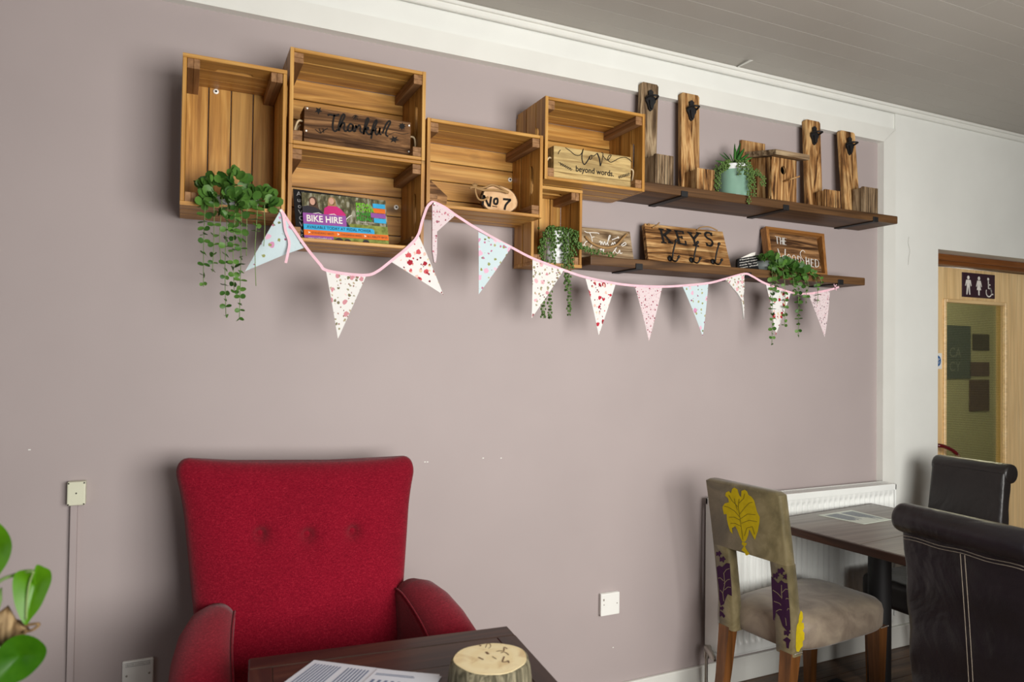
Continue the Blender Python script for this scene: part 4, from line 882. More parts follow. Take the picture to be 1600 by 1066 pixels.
FL = [('blue', [(438.6, 328), (478, 386.5), (446, 397.5), (383, 424)], .4), ('white', [(509.4, 424), (573, 429.5), (528, 530)], .3), ('red', [(611, 409), (653.5, 367), (693, 461)], .3),
      ('pink', [(675.5, 320), (680, 317), (712, 336), (683, 362), (683, 395), (681, 411), (678.5, 410), (675.5, 392)], .1), ('blue', [(747.7, 359), (799, 386.6), (748, 460)], .3), ('white', [(832, 403.5), (881, 422), (830.7, 497.5)], .3),
      ('red', [(914.5, 435), (962.6, 443), (935.5, 524.5)], .3), ('pink', [(991.5, 447), (1035, 448), (1014, 533.5)], .3), ('blue', [(1066, 447), (1107, 443), (1098, 526)], .3),
      ('white', [(1133.5, 436), (1163, 428), (1163.2, 452), (1161.5, 464), (1163, 480), (1162.4, 499), (1160.5, 480), (1158.5, 468), (1153, 459)], .1), ('red', [(1196.5, 444), (1236.4, 457), (1212, 524)], .3), ('pink', [(1263, 459.4), (1296.4, 453), (1288.6, 527)], .3)]
for i, (kind, pts, cv) in enumerate(FL):
    n = len(pts)
    if n == 3:
        A, B, C_ = [P(a, b, by(pts[0][0]*.5+pts[1][0]*.5)+(.0 if k < 2 else .012)) for k, (a, b) in enumerate(pts)]
        ph = R.random()*6; am = .004+.003*R.random()
        def ff(u, v):
            w_ = (1-v); p = C_+(A+(B-A)*u-C_)*w_; return p+Vector((0, -am*math.sin(2.2*PI*u*.5+ph)*(.3+v)*w_-.003*math.sin(PI*v), 0))
        VF = rows(8, 10, ff)
    elif kind == 'blue':
        A, B, Mi, C_ = [P(a, b, -.256+.006*k) for k, (a, b) in enumerate(pts)]
        VF = rows(8, 10, lambda u, v: (A+(C_-A)*v)*(1-u)+((B+(Mi-B)*min(1, v*2) if v < .5 else Mi+(C_-Mi)*(v*2-1)))*u+Vector((0, -.005*math.sin(PI*u)*math.sin(PI*v), 0)))
    else:
        yy = by(pts[1][0]); VF = prism([P(a, b, yy-.004) for a, b in pts], (0, 0, 0), (0, .008, 0))
    fo = mesh('flag', VF, M['fl_'+kind], bt, n == 3, label={'blue': 'pale blue flag with pink roses', 'white': 'cream flag with rose sprigs', 'red': 'white flag with red flowers', 'pink': 'pink flag with tiny dots'}[kind])
for px, py in ((438.6, 329), (679, 318)): q = P(px, py, -.262); mesh('drawing_pin', ball(q, .0042, 10, 6, (1, .6, 1)), M['screw'], bt, True)

# ------------------------------------------------------------------ wall fittings
t = thing('wall_switch_box', 'small cream cover plate with painted cable conduit below it', 'cable box', (-.268, -.015, .973))
CR = paint('cream_plastic', (212, 212, 188), .35, .03, 8., 0., .5)
mesh('cover_plate', box(-.2905, -.2445, -.03, -.0005, .9735, 1.042, .003, 2), CR, t)
mesh('cover_screw', join(*[ball((x, -.0305, z), .0022, 8, 5) for x, z in ((-.2675, 1.009), (-.287, 1.038), (-.248, 1.038), (-.287, .977), (-.248, .977))]), M['blackink'], t)
mesh('conduit', box(-.2835, -.2655, -.016, -.0005, .0, .9735, .0015), M['mauve'], t)
t = thing('blank_wall_plate', 'white double screw wall plate low beside the red armchair', 'wall plate', (-.1, -.006, .41))
mesh('plate', box(-.142, -.058, -.012, -.0005, .41, .495, .004, 2), M['plastic'], t)
mesh('plate_lettering', text('HEATER CONNECTOR', .0065, (-.1, -.0126, .481), (1, 0, 0), (0, 0, 1), 'CENTER'), plain('plate_grey', (150, 150, 146), .6, .2), t)
mesh('plate_rim', join(box(-.133, -.067, -.0126, -.012, .478, .479), box(-.133, -.067, -.0126, -.012, .4885, .4893)), bpy.data.materials['plate_grey'], t)
mesh('plate_screw', join(*[ball((x, -.0122, .452), .0032, 10, 6) for x in (-.130, -.070)]), M['chrome'], t, True)
t = thing('socket_plate', 'white square blank socket plate alone on the mauve wall', 'wall plate', (1.569, -.008, .39))
mesh('plate', join(box(1.528, 1.612, -.012, -.0005, .392, .478, .002), box(1.526, 1.614, -.019, -.011, .39, .478, .003, 2)), M['plastic'], t)
mesh('plate_screw', join(*[ball((x, -.0192, .435), .0025, 8, 5) for x in (1.540, 1.601)]), M['chrome'], t)
mesh('indicator', box(1.536, 1.542, -.0195, -.019, .450, .458), plain('neon', (150, 140, 130), .4, .3), t)
p = P(1398, 878, WF); t = thing('wall_socket', 'white socket plate on the white wall under the dining table', 'wall plate', (p.x, WF-.008, p.z-.043))
mesh('plate', box(p.x-.043, p.x+.043, WF-.012, WF-.0005, p.z-.043, p.z+.043, .003), M['plastic'], t)
mesh('plate_screw', join(*[ball((p.x+d, WF-.0122, p.z), .003, 8, 5) for d in (-.03, .03)]), M['black'], t)

# ------------------------------------------------------------------ radiator
t = thing('radiator', 'white panel radiator under the bunting behind the dining table', 'radiator', (2.586, -.06, .17))
RX0, RX1, RY, RZ0, RZ1 = 2.037, 3.132, -.1, .175, .826
pitch = .0335; nx = int((RX1-RX0-.05)/pitch)
def prof(u): s = (u % 1.); return .5-.5*math.cos(2*PI*min(1, max(0, (s-.12)/.76)))
def rf(u, v):
    x = RX0+.02+(RX1-RX0-.04)*u; z = RZ0+(RZ1-RZ0)*v; fade = max(0, min(1, min((z-RZ0-.03)/.02, (RZ1-.04-z)/.02))); return Vector((x, RY-.012+.012*(1-prof((x-RX0-.02)/pitch))*fade, z))
mesh('front_panel', rows(nx*8, 14, lambda u, v: rf(u, [0, .045, .055, .065, .078, .2, .35, .5, .65, .8, .9, .91, .925, .94, 1][round(v*14)])), M['rad'], t, True)
mesh('back_panel', box(RX0+.02, RX1-.02, -.045, -.032, RZ0, RZ1-.01, .003), M['rad'], t)
for x in (RX0, RX1-.012): mesh('side_panel', box(x, x+.012, RY-.013, -.03, RZ0+.02, RZ1, .003), M['rad'], t)
mesh('top_grille', join(box(RX0, RX1, RY-.013, RY+.004, RZ1-.03, RZ1, .003), box(RX0, RX1, -.045, -.03, RZ1-.03, RZ1, .003), *[box(RX0+.01+k*.0182, RX0+.02+k*.0182, RY, -.04, RZ1-.008, RZ1-.001) for k in range(59)]), M['rad'], t)
mesh('lower_edge', box(RX0+.02, RX1-.02, RY-.012, -.032, RZ0-.008, RZ0+.004, .003), M['rad'], t)
for x in (2.25, 2.9): mesh('wall_bracket', box(x-.015, x+.015, -.034, -.0005, RZ0+.05, RZ1-.05, .002), M['rad'], t)
vb = Vector((RX0-.018, -.066, .215))
vv = mesh('valve', join(tube([(RX0+.004, -.066, .205), (RX0-.02, -.066, .205)], .010, 12), tube([(RX0-.02, -.066, .165), (RX0-.02, -.066, .215)], .011, 12), tube([(RX0-.02, -.066, 0), (RX0-.02, -.066, .17)], .0072, 10)), M['chrome'], t, True, shade_angle=40)
mesh('valve_knob', tube([(RX0-.02, -.07, .205), (RX0-.026, -.10, .195), (RX0-.032, -.125, .186), (RX0-.034, -.135, .183)], [.014, .014, .011, .006], 14), M['chrome'], vv, True, shade_angle=40)
mesh('valve_pipe', tube([(RX1-.01, -.066, .205), (RX1+.012, -.066, .205), (RX1+.014, -.066, .19), (RX1+.014, -.066, 0)], .0072, 10), M['chrome'], t, True)

# ------------------------------------------------------------------ red armchair
AX = .336
t = thing('red_armchair', 'red wool armchair with buttoned back and curved arms against the wall', 'armchair', (AX, -.5, 0))
def sq(a, e): c = math.cos(a); return math.copysign(abs(c)**e, c)
BT = [(-.128, .905), (.002, .895), (.135, .894)]
def backshape(z):
    f = (z-.30)/.80
    hw = .285 if z < .6 else .285+.056*((z-.6)/.5)+.020*max(0, (z-.93)/.17)**2
    th = .078-.018*f
    if z > 1.045: k = (z-1.045)/.0575; s = math.sqrt(max(.0, 1-k*k)); hw -= .048*(1-s); th *= .2+.8*s
    return f, hw, th, -.325+.125*f-.01*math.sin(PI*f)
def backfront(x, z, hw, th):
    q = min(1, abs(x)/hw); y = -th*(1-q**5)**(1/2.6)
    y -= .024*math.cos(q*PI/2)*math.sin(PI*min(1, max(0, (z-.45)/.62)))
    for bx_, bz_ in BT:
        dx, dz = (x-bx_), (z-bz_); d = math.hypot(dx/.9, dz); y += .024*math.exp(-(d/.017)**2)+.016*math.exp(-(d/.045)**2)
    return y
def back_secs():
    secs = []; hs = [.30, .40, .5, .58, .64, .69, .73, .77, .80]+[.82+.006*k for k in range(26)]+[.985, 1.0, 1.02, 1.04, 1.055, 1.068, 1.079, 1.088, 1.095, 1.1, 1.1023]
    NX = 84
    xs = [math.sin(PI/2*(-1+2*k/NX))*.35+(-1+2*k/NX)*.65 for k in range(NX+1)]
    for z in hs:
        f, hw, th, yc = backshape(z); L = []
        for fr in (1, 0):
            for u in (xs if fr else xs[-2:0:-2]):
                x = u*hw; zz = z+(.012*abs(u)**3-.007)*max(0, (z-.9)/.2)-.012*x/.3*max(0, (z-.6)/.5)
                y = backfront(x, z, hw, th) if fr else th*(1-abs(u)**5)**(1/2.6)
                L.append(Vector((AX+.004+x, yc+y, zz)))
        secs.append(L)
    return secs
bk = mesh('backrest', loft(back_secs()), M['red'], t, True)
for bx_, bz_ in BT:
    f, hw, th, yc = backshape(bz_)
    mesh('button', ball((AX+.004+bx_, yc+backfront(bx_, bz_, hw, th)-.002, bz_-.012*bx_/.3*.6), .0105, 14, 8, (1, .7, 1)), M['red'], bk, True)
for s in (-1, 1):
    secs = []; n = 28
    prf = [(-.30, .70, .262, .03), (-.335, .742, .27, .045), (-.38, .748, .288, .058), (-.44, .738, .303, .066), (-.52, .718, .313, .07), (-.60, .694, .317, .072), (-.66, .668, .318, .072), (-.71, .635, .318, .070), (-.74, .60, .318, .062), (-.752, .57, .318, .045)]; AA = AX+.037
    for y, zt, xo, hw in prf:
        L = []
        for j in range(n+1):
            a = PI*j/n; L.append(Vector((AA+s*(xo+.004*math.sin(a))-s*0+hw*math.cos(a)*1., y, zt-hw*.9+hw*.9*math.sin(a))))
        zb = .27
        L += [Vector((AA+s*xo-hw*.86, y, zt-.16)), Vector((AA+s*xo-hw*.82, y, zb)), Vector((AA+s*xo+hw*.82, y, zb)), Vector((AA+s*xo+hw*.86, y, zt-.16))]
        secs.append(L)
    am = mesh('arm', loft(secs), M['red'], t, True, shade_angle=60)
    mesh('arm_piping', tube(crom([Vector((AA+s*xo-s*hw*.97, y, zt-hw*.55)) for y, zt, xo, hw in prf[1:]], 3), .0028, 6), M['red'], am, True)
mesh('seat_cushion', box(AX-.205, AX+.275, -.735, -.36, .33, .46, .045, 4), M['red'], t, True)
mesh('seat_base', box(AX-.27, AX+.34, -.73, -.22, .20, .335, .02, 2), M['red'], t, True)
for x in (-.27, .27):
    for y, l in ((-.69, 0), (-.27, .05)): mesh('leg', loft([[Vector((AX+x+dx*r, y+dy*r+l*(1-z/.2), z)) for dx, dy in ((-1, -1), (1, -1), (1, 1), (-1, 1))] for z, r in ((.0005, .014), (.2, .024))]), M['chairleg_z'], t)

# ------------------------------------------------------------------ foreground table, menus, log
t = thing('dark_side_table', 'dark stained wooden table in front of the red armchair', 'table', (.47, -1.05, 0))
TZ = .72; rot = Matrix.Translation((.783, -.738, 0)) @ Matrix.Rotation(math.radians(-5.2), 4, 'Z')
def tl(VF): return xform(VF, rot)
TW, TD, TH = .632, .70, .032
mesh('top_border', tl(box(-TW, 0, -.062, 0, TZ-TH, TZ, .003)), M['table_x'], t)
mesh('top_border', tl(box(-TW, 0, -TD, -TD+.062, TZ-TH, TZ, .003)), M['table_x'], t)
for x in (-TW, -.05): mesh('top_border', tl(box(x, x+.05, -TD+.0625, -.0625, TZ-TH, TZ, .002)), M['table_y'], t)
pw = (TD-.126)/5
for k in range(5): mesh('top_plank', tl(box(-TW+.0505, -.0505, -TD+.063+k*pw+.0004, -TD+.063+(k+1)*pw-.0004, TZ-TH+.002, TZ-.0005, .0012)), M['table_x'], t)
mesh('apron', tl(join(box(-TW+.05, -.05, -.08, -.058, TZ-.11, TZ-TH), box(-TW+.05, -.05, -TD+.058, -TD+.08, TZ-.11, TZ-TH), box(-TW+.05, -TW+.072, -TD+.08, -.08, TZ-.11, TZ-TH), box(-.072, -.05, -TD+.08, -.08, TZ-.11, TZ-TH))), M['table_x'], t)
for x in (-TW+.045, -.095):
    for y in (-TD+.05, -.10): mesh('leg', tl(box(x, x+.05, y, y+.05, .0005, TZ-TH, .004)), M['table_z'], t)
def sheet(name, label, px, z, rows_, mcol=(222, 228, 238), cat='menu', dirv=1):
    Q = [PZ(a, b, z) for a, b in px]; c = sum(Q, Vector())/4; o = thing(name, label, cat, tuple(c))
    mesh('paper', prism(Q, (0, 0, 0), (0, 0, -.0012)), paint('paper_'+str(len(bpy.data.materials)), mcol, .35, .02, 5., 0., .4), o)
    f = lambda u, v: Q[0]+(Q[1]-Q[0])*u+(Q[3]-Q[0])*v+(Q[2]-Q[1]-Q[3]+Q[0])*u*v+Vector((0, 0, .0004))
    rn = random.Random(len(label)); L = []
    for (u0, u1, v0, v1, nl, along) in rows_:
        for k in range(nl):
            s = (k+.2)/nl; e = rn.uniform(.55, 1)
            if along: a, b, c_, d = u0, u0+(u1-u0)*e, v0+(v1-v0)*s, v0+(v1-v0)*(s+.45/nl)
            else: a, b, c_, d = u0+(u1-u0)*s, u0+(u1-u0)*(s+.45/nl), v0, v0+(v1-v0)*e
            L.append(flat([f(a, c_), f(b, c_), f(b, d), f(a, d)]))
    mesh('printed_lines', join(*L), plain('print_grey_blue', (120, 132, 160), .7, .2), o); return o
sheet('printed_menu', 'pale printed menu sheet on the dark table, left one underneath', [(491, 1031.5), (690, 1057), (600, 1190), (330, 1150)], TZ+.0016, [(.04, .26, .05, .9, 9, False), (.30, .48, .05, .55, 7, False), (.52, .7, .03, .06, 1, True), (.55, .95, .1, .9, 14, False)])
sheet('printed_menu', 'pale printed menu sheet on the dark table, uppermost at right', [(590, 1045.5), (687, 1054), (664, 1130), (520, 1110)], TZ+.0032, [(.05, .8, .10, .16, 2, True), (.06, .9, .26, .9, 9, False)])
lg = thing('log_slice', 'thick round log slice with bark edge on the dark table', 'log slice', (.6, -1.02, TZ))
lc = PZ(767, 1029, TZ+.056); out = []
rl = random.Random(12)
N = 40; rad = [.081*(1+.03*math.sin(2*a+1)+.025*math.sin(3*a+.4)+.012*math.sin(7*a)) for a in [2*PI*k/N for k in range(N)]]
ringp = lambda s, z, w=0.: [Vector((lc.x+(rad[k]*s+w*math.sin(9*k))*math.cos(2*PI*k/N), lc.y+(rad[k]*s+w*math.sin(7*k))*math.sin(2*PI*k/N), TZ+z)) for k in range(N)]
tb_ = burnt('log_bark_pale', 'z', (78, 74, 58), (114, 108, 88), (152, 144, 118), -.02, 1.5)
mesh('bark', loft([ringp(1.09, .0008, .0015), ringp(1.1, .012, .002), ringp(1.06, .038, .002), ringp(1.02, .053), ringp(.97, .056)]), tb_, lg, True, shade_angle=50)
mesh('cut_face', loft([ringp(.965, .05), ringp(.96, .0568)]), logface('pale_cut_face', (238, 216, 164), (246, 230, 186), (186, 138, 82)), lg)
ZL = (680, 990, 8.889); lz = TZ+.0572
lst = lambda pts, wd: ribbon(crom([PZ(ZL[0]+a/ZL[2], ZL[1]+b/ZL[2], lz) for a, b in pts], 4), wd, (0, 0, 1))
mesh('dark_stain', join(lst([(700, 200), (720, 150), (760, 145), (770, 180), (740, 210)], .0016), lst([(705, 255), (720, 270), (740, 290)], .006), lst([(850, 250), (900, 240), (950, 245), (960, 190), (1000, 215)], .003), lst([(910, 270), (960, 260), (1000, 280), (1020, 300)], .003), lst([(960, 320), (935, 390), (980, 395), (1015, 380), (1020, 410)], .0035), lst([(790, 320), (850, 355)], .0025), lst([(600, 330), (640, 350), (670, 365)], .004), lst([(615, 165), (640, 175)], .005)), plain('spalted_stain', (132, 104, 80), .7, .2), lg)

# ------------------------------------------------------------------ dining table group
t = thing('dining_table', 'worn dark topped dining table on black pedestals beside the radiator', 'table', (2.6, -.9, 0))
D0 = Vector((2.205, -.185, 0)); DR = Matrix.Translation(D0) @ Matrix.Rotation(math.radians(5.0), 4, 'Z'); DZ = .75
dl = lambda VF: xform(VF, DR)
DW, DL = .74, 1.40
for k, (a, b) in enumerate(((0, .43), (.43, .92), (.92, DL))):
    mesh('top_panel', dl(box(.012, DW-.012, -b+.0006+(.012 if b == DL else 0), -a-.0006-(.012 if a == 0 else 0), DZ-.03, DZ, .0015)), M['dine_x'], t)
for c in ((0, .012, -DL, 0), (DW-.012, DW, -DL, 0), (.012, DW-.012, -.012, 0), (.012, DW-.012, -DL, -DL+.012)): mesh('top_edging', dl(box(*c, DZ-.032, DZ-.0005, .003)), M['table_y'], t)
for yy in (-.27, -1.10):
    pc2 = DR @ Vector((.385, yy, 0))
    mesh('post', lathe([(.044, .03), (.044, DZ-.033)], (pc2.x, pc2.y, 0), 24), M['black'], t, True, shade_angle=40)
    mesh('pedestal_foot', dl(join(box(.06, .71, yy-.035, yy+.035, .0005, .03, .008, 2), box(.35, .42, yy-.25, yy+.22, .0005, .03, .008, 2))), M['black'], t)
sheet('table_menu', 'pale green menu sheet lying on the dining table', [(1278, 805), (1330, 797), (1393, 812), (1350, 819)], DZ+.0016, [(.08, .45, .1, .9, 8, False), (.55, .92, .1, .9, 8, False)], (212, 222, 208))

# patterned chair (local: faces +x, width along y)
ch = thing('patterned_dining_chair', 'khaki satin dining chair with yellow and purple flower motifs', 'chair'); ORG[ch] = Vector()
HW = .172
def bx_at(z): f = max(0., (z-.38)/.59); return -.012-.085*f**1.35
def slabback(y0, y1, z0, z1, T0=.05, nz=8, rtop=False):
    secs = []
    for i in range(nz+1):
        z = z0+(z1-z0)*i/nz; x = bx_at(z); T = T0-.006*(z-.4)
        r = .008; k = 0.
        secs.append([Vector((x, y0+r, z)), Vector((x, y1-r, z)), Vector((x+r, y1, z)), Vector((x+T-r, y1, z)), Vector((x+T, y1-r, z)), Vector((x+T, y0+r, z)), Vector((x+T-r, y0, z)), Vector((x+r, y0, z))])
    if rtop:
        L = secs[-1]; c = sum(L, Vector())/8; secs.append([c+(v-c)*.93+Vector((0, 0, .006)) for v in L]); secs.append([Vector((c.x+(v.x-c.x)*.7, c.y+(v.y-c.y)*.9, v.z+.010)) for v in L])
    return loft(secs)
mesh('back_panel', slabback(-HW, HW, .70, .948, .052, 8, True), M['damask'], ch, True, shade_angle=50)
for s in (-1, 1): mesh('back_post', slabback(min(s*HW, s*(HW-.078)), max(s*HW, s*(HW-.078)), .375, .70, .056, 8), M['damask'], ch, True, shade_angle=50)
secs = []
n = 48
for z, s in ((.378, .965), (.386, .995), (.41, 1.0), (.445, 1.005), (.465, .985), (.48, .93), (.491, .82), (.498, .6), (.501, .3), (.502, .05)):
    secs.append([Vector((.30+.28*s*sq(a, .45), (HW+.004+.012*(sq(a, .45)+1)/2)*s*sq(a-PI/2, .4), z)) for a in [2*PI*j/n for j in range(n)]])
mesh('seat', loft(secs), M['satin'], ch, True)
for y in (-HW+.03, HW-.03):
    mesh('leg', loft([[Vector((xx+dx*r, y+dy*r, z)) for dx, dy in ((-1, -1), (1, -1), (1, 1), (-1, 1))] for z, r, xx in ((.0005, .017, -.05), (.2, .021, -.012), (.385, .025, .012))]), M['chairleg_z'], ch)
    mesh('leg', loft([[Vector((.522+dx*r, y*1.05+dy*r, z)) for dx, dy in ((-1, -1), (1, -1), (1, 1), (-1, 1))] for z, r in ((.0005, .016), (.385, .026))]), M['chairleg_z'], ch)
ch.location = (1.955, -.41, 0); ch.rotation_euler.z = math.radians(6)
MC = Matrix.Translation(ch.location) @ Matrix.Rotation(math.radians(6), 4, 'Z')
def motif(name, polys, zoom, mat, fallback=.0):
    """flock print laid on the rear face of the chair back (curved in z): ray meets the local surface"""
    ox, oy, s = zoom; inv = MC.inverted(); L = []
    for poly in polys:
        pts = []
        for a, b in poly:
            o = inv @ CAM; d = inv.to_3x3() @ ray(ox+a/s, oy+b/s); tt = -o.x/d.x
            for _ in range(12):
                q = o+d*tt; tt += (bx_at(max(.38, q.z))-.0012-fallback-q.x)/d.x
            q = o+d*tt; q.y = max(-HW+.003, min(HW-.003, q.y)); pts.append(q)
        L.append((pts, [tuple(range(len(pts)))]))
    VF = join(*L)
    bm = bmesh.new(); vs = [bm.verts.new(v) for v in VF[0]]
    for f in VF[1]: bm.faces.new([vs[i] for i in f])
    bmesh.ops.triangulate(bm, faces=list(bm.faces)); bm.verts.index_update()
    mesh(name, bmout(bm), mat, ch)
ZA = (1095, 740, 8.2)
main = [(400, 200), (430, 180), (470, 205), (472, 250), (455, 285), (492, 278), (515, 305), (530, 255), (520, 225), (560, 208), (592, 230), (590, 275), (575, 300), (610, 275), (650, 300), (685, 350), (685, 388), (640, 360), (625, 400), (650, 445), (720, 490), (755, 560), (750, 635), (700, 600), (715, 660), (730, 745), (712, 790), (695, 852), (675, 820), (668, 745), (620, 715), (608, 790), (585, 850), (560, 880), (530, 875), (495, 800), (470, 730), (440, 675), (420, 690), (400, 700), (408, 778), (375, 740), (350, 660), (335, 590), (330, 520), (295, 525), (278, 430), (305, 385), (360, 370), (350, 320), (312, 285), (320, 245), (360, 225), (385, 255), (410, 265)]
motif('yellow_motif', [main, [(530, 880), (560, 885), (592, 895), (580, 925), (550, 935), (522, 905)], [(520, 985), (545, 940), (565, 930), (580, 970), (625, 1030), (600, 1050), (575, 1050), (560, 1010)]], ZA, M['yellow'])
def veinline(pts, wd):
    L = []
    for (a, b), (c, d) in zip(pts, pts[1:]):
        nx_, ny_ = -(d-b), c-a; q = math.hypot(nx_, ny_); nx_, ny_ = nx_/q*wd/2, ny_/q*wd/2; L.append([(a+nx_, b+ny_), (c+nx_, d+ny_), (c-nx_, d-ny_), (a-nx_, b-ny_)])
    return L
VE = []
for p_ in ([(540, 850), (520, 700), (500, 560), (480, 430), (490, 330)], [(500, 560), (430, 480), (350, 430), (300, 420)], [(505, 600), (430, 560), (360, 560)], [(520, 680), (440, 640), (380, 640)], [(500, 520), (570, 430), (620, 380), (660, 370)], [(510, 580), (600, 520), (700, 530)], [(520, 640), (620, 600), (720, 620)], [(560, 800), (590, 700), (660, 680), (690, 780)], [(480, 430), (400, 350), (360, 280)], [(490, 380), (550, 320), (560, 260)], [(470, 470), (440, 380), (430, 320)]): VE += veinline(p_, 7)
motif('yellow_motif_veins', VE, ZA, plain('olive_print', (120, 108, 34), .8, .1), .0008)
ZB = (1095, 860, 6.268)
def flower(cx, cy, r): return [(cx+r*(.72+.28*math.cos(5*a))*math.cos(a), cy+r*(.72+.28*math.cos(5*a))*math.sin(a)) for a in [2*PI*k/30 for k in range(30)]]
pl_ = [[(155, 165), (180, 150), (210, 165), (250, 125), (285, 130), (292, 250), (300, 330), (305, 450), (265, 430), (245, 470), (225, 530), (195, 545), (180, 480), (178, 380), (165, 280)], flower(175, 35, 32), flower(212, 90, 34), flower(205, 570, 24), [(185, 590), (215, 610), (240, 645), (225, 665), (205, 640), (185, 655)]]
pr_ = [[(688, 255), (720, 285), (755, 325), (790, 295), (820, 320), (855, 325), (865, 450), (878, 560), (880, 780), (850, 800), (800, 740), (770, 650), (735, 605), (720, 690), (708, 680), (700, 480), (692, 360)], flower(735, 250, 36), flower(785, 205, 40), flower(830, 260, 32), flower(845, 810, 36), [(802, 880), (845, 850), (882, 880), (868, 910), (862, 965), (840, 955), (835, 900)]]
motif('purple_motif', pl_, ZB, M['purple']); motif('purple_motif', pr_, ZB, M['purple'])
VP = []
for p_ in ([(225, 500), (215, 420), (235, 330), (225, 220)], [(225, 330), (260, 290), (285, 285)], [(222, 300), (190, 270), (170, 275)], [(230, 390), (265, 360), (295, 365)], [(215, 420), (190, 390)], [(222, 230), (250, 190), (280, 180)]): VP += veinline(p_, 6)
for p_ in ([(838, 740), (825, 620), (800, 520), (790, 420), (790, 340)], [(800, 520), (840, 470), (868, 480)], [(795, 470), (750, 420), (705, 390)], [(812, 570), (770, 520), (715, 500)], [(790, 420), (830, 380), (855, 385)], [(825, 620), (855, 570), (875, 580)], [(815, 590), (770, 580), (735, 600)]): VP += veinline(p_, 7)
motif('purple_motif_veins', VP, ZB, plain('khaki_print', (140, 128, 100), .8, .1), .0008)
yv = [(x, y) for x, y in ((.0, .0),)]
ymot = [(.026, .52), (.034, .535), (.044, .525), (.046, .505), (.038, .492), (.050, .488), (.053, .47), (.045, .462), (.054, .452), (.054, .43), (.045, .424), (.046, .408), (.034, .402), (.024, .392), (.012, .396), (.008, .41), (.009, .46), (.014, .487), (.022, .495)]
mesh('yellow_side_motif', prism([Vector((x-.008, -HW-.0015, z-.0)) for x, z in ymot], (0, 0, 0), (0, .001, 0)), M['yellow'], ch)
for x0_, n_ in ((-.004, 6), (.50, 7)):
    mesh('nail_trim', join(*[ball((x0_+k*.0075, -HW-.008 if x0_ > .1 else -HW-.001, .3865), .0028, 8, 5) for k in range(n_)]), M['chrome'], ch, True)

# leather chairs with rolled tops
def leather_chair(label, m, loc, rz, width, ztop, stitched, sd=.46):
    c = thing('leather_dining_chair', label, 'chair', (0, 0, 0), 'dark leather chairs at the dining table'); ORG[c] = Vector(); hw = width/2
    secs = []; n = 28
    for z in [.10 if stitched else .40]+[.42+.04*k for k in range(int((ztop-.07-.42)/.04)+1)]+[ztop-.04]:
        f = max(0, (z-.45)/.55); xr = -.0-.055*f**1.2; T = .075-.012*f; h = hw+(.008*(1-f))
        secs.append([Vector((xr+T/2+T/2*sq(a, .35)+.004*math.sin(z*38+3*math.sin(a))*(1 if math.cos(a) < 0 else 0), h*sq(a-PI/2, .2), z)) for a in [2*PI*j/n+.01 for j in range(n)]])
    mesh('backrest', loft(secs), m, c, True, shade_angle=60)
    r = .043; xr = -.055; cx_, cz_ = xr+.018, ztop-r; secs = []
    for y, s in [(-hw-.006, .75), (-hw-.002, .94), (-hw+.008, 1), (-hw*.4, 1.0), (hw*.4, 1.0), (hw-.008, 1), (hw+.002, .94), (hw+.006, .75)]:
        secs.append([Vector((cx_+r*s*1.12*math.cos(2*PI*k/24), y, cz_+r*s*math.sin(2*PI*k/24))) for k in range(24)])
    mesh('top_roll', loft(secs), m, c, True, shade_angle=60)
    mesh('seat', box(.02, sd, -hw-.005, hw+.005, .36, .485, .03, 3), m, c, True)
    for y in (-hw+.025, hw-.025):
        mesh('leg', loft([[Vector((xx+dx*q, y+dy*q, z)) for dx, dy in ((-1, -1), (1, -1), (1, 1), (-1, 1))] for z, q, xx in ((.0005, .015, .0), (.37, .023, .04))]), M['chairleg_z'], c)
        mesh('leg', loft([[Vector((sd-.04+dx*q, y+dy*q, z)) for dx, dy in ((-1, -1), (1, -1), (1, 1), (-1, 1))] for z, q in ((.0005, .015), (.37, .023))]), M['chairleg_z'], c)
    if stitched:
        bxr = lambda z: -.055*max(0, (z-.45)/.55)**1.2-.0052
        zt = ztop-.094
        for dz in (0, .009): mesh('stitching', tube([Vector((bxr(zt-dz)-.001, -hw+.012+(2*hw-.024)*k/16, zt-dz+.002*math.sin(k))) for k in range(17)], .0006, 5), M['stitch'], c)
        for dy in (0, .012): mesh('stitching', tube([Vector((bxr(z_)-.0012, dy-.01, z_)) for z_ in [zt-.01-k*(zt-.14)/24 for k in range(25)]], .0006, 5), M['stitch'], c)
    c.location = loc; c.rotation_euler.z = rz
    return c
leather_chair('aubergine leather chair seen from behind with pale stitching, at right edge', M['leather'], (1.992, -1.182, 0), math.radians(-1), .37, 1.0, True)
leather_chair('dark leather chair with rolled top across the dining table near the door', M['leather2'], (3.24, -.385, 0), math.radians(180+1), .325, .975, False, .50)

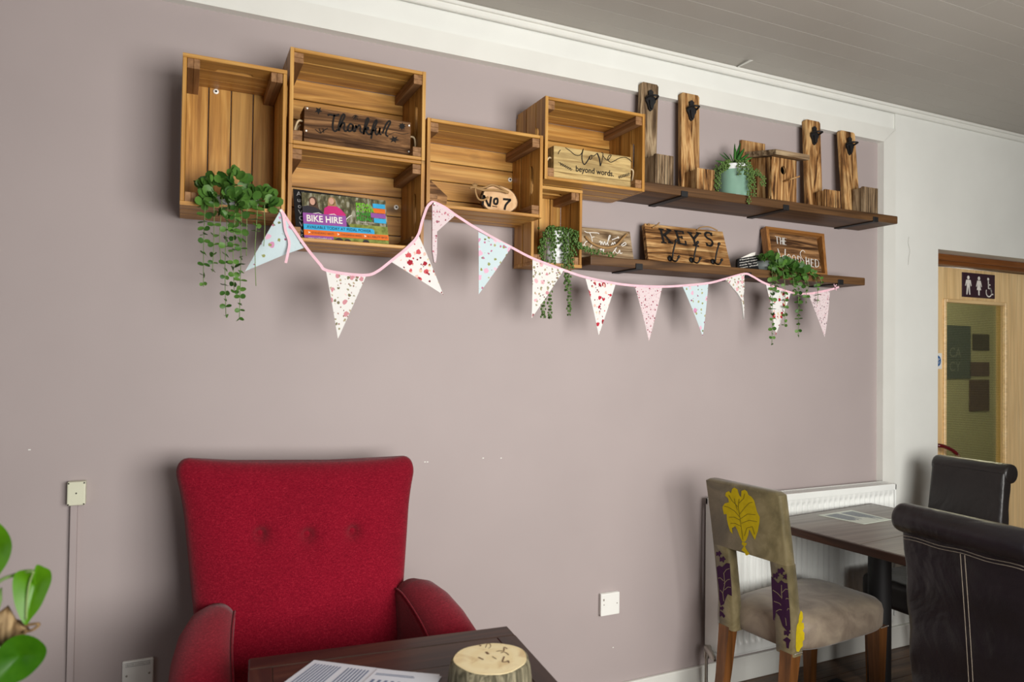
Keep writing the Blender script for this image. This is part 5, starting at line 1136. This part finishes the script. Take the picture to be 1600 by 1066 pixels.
# ------------------------------------------------------------------ philodendron at the left edge
pb0 = Vector((-.52, -1.12, 0))
t = thing('philodendron', 'large leaved green climbing plant cropped by the left edge', 'plant', tuple(pb0))
mesh('pot', lathe([(.09, .0005), (.10, .01), (.13, .24), (.135, .25), (.122, .25), (.118, .22), (0, .215)], tuple(pb0), 32), M['pot_grey'], t, True, shade_angle=50)
mesh('soil', lathe([(0, .226), (.118, .226)], tuple(pb0), 24), M['soil'], t)
PY = -1.12
mesh('moss_pole', tube(crom([pb0+Vector((0, 0, .22)), P(-30, 1030, PY), P(10, 1000, PY), P(34, 977, PY)], 5), .014, 10), M['bark'], t, True)
def bigleaf(px, yy, cup=.02, m=None):
    """outline of a heart shaped leaf; first point is the stalk, tip half way round"""
    pts = crom([P(a, b, yy) for a, b in px], 4, True); c = sum(pts, Vector())/len(pts)
    secs = [[c+(p-c)*s+Vector((0, cup*(1-s)*(1-s)-.01*s, 0)) for p in pts] for s in (1, .75, .5, .25, .04)]
    VF = loft(secs, False); V, F = VF; F = list(F)+[tuple(len(V)-len(pts)+k for k in range(len(pts)))]
    return mesh('leaf', (V, F), M['green_philo'], t, True)
l1 = bigleaf([(53, 893), (38, 888), (24, 896), (22, 922), (28, 950), (41, 973), (52, 962), (65, 945), (74, 926), (82, 905), (81, 890), (72, 884), (59, 880)], PY, .004)
mesh('midrib', tube(crom([P(53, 893, PY-.011), P(46, 912, PY-.006), P(42, 940, PY-.007), P(41, 968, PY-.011)], 4), .0016, 6), M['stem'], l1, True)
l2 = bigleaf([(-18, 812), (2, 816), (16, 832), (21, 850), (17, 870), (6, 889), (-10, 905), (-30, 890), (-40, 850)], PY-.02, .004)
l3 = bigleaf([(0, 1010), (18, 994), (40, 988), (60, 994), (74, 1008), (72, 1024), (58, 1042), (38, 1058), (10, 1068), (-20, 1072), (-25, 1035)], PY-.03, .004)
mesh('stalk', tube(crom([P(-40, 930, PY), P(-10, 915, PY), P(5, 905, PY), P(22, 899, PY), P(40, 893, PY-.006), P(52, 893, PY-.01)], 5), .0028, 7), M['stem'], t, True)
mesh('stalk', tube(crom([P(-20, 1015, PY), P(10, 990, PY), P(35, 979, PY), P(61, 975, PY), P(52, 984, PY), P(38, 988, PY-.02)], 5), .0022, 7), M['bark'], t, True)
mesh('stalk', tube(crom([pb0+Vector((.01, 0, .22)), P(-20, 1000, PY), P(-30, 940, PY), P(-25, 880, PY-.01)], 5), .003, 7), M['stem'], t, True)
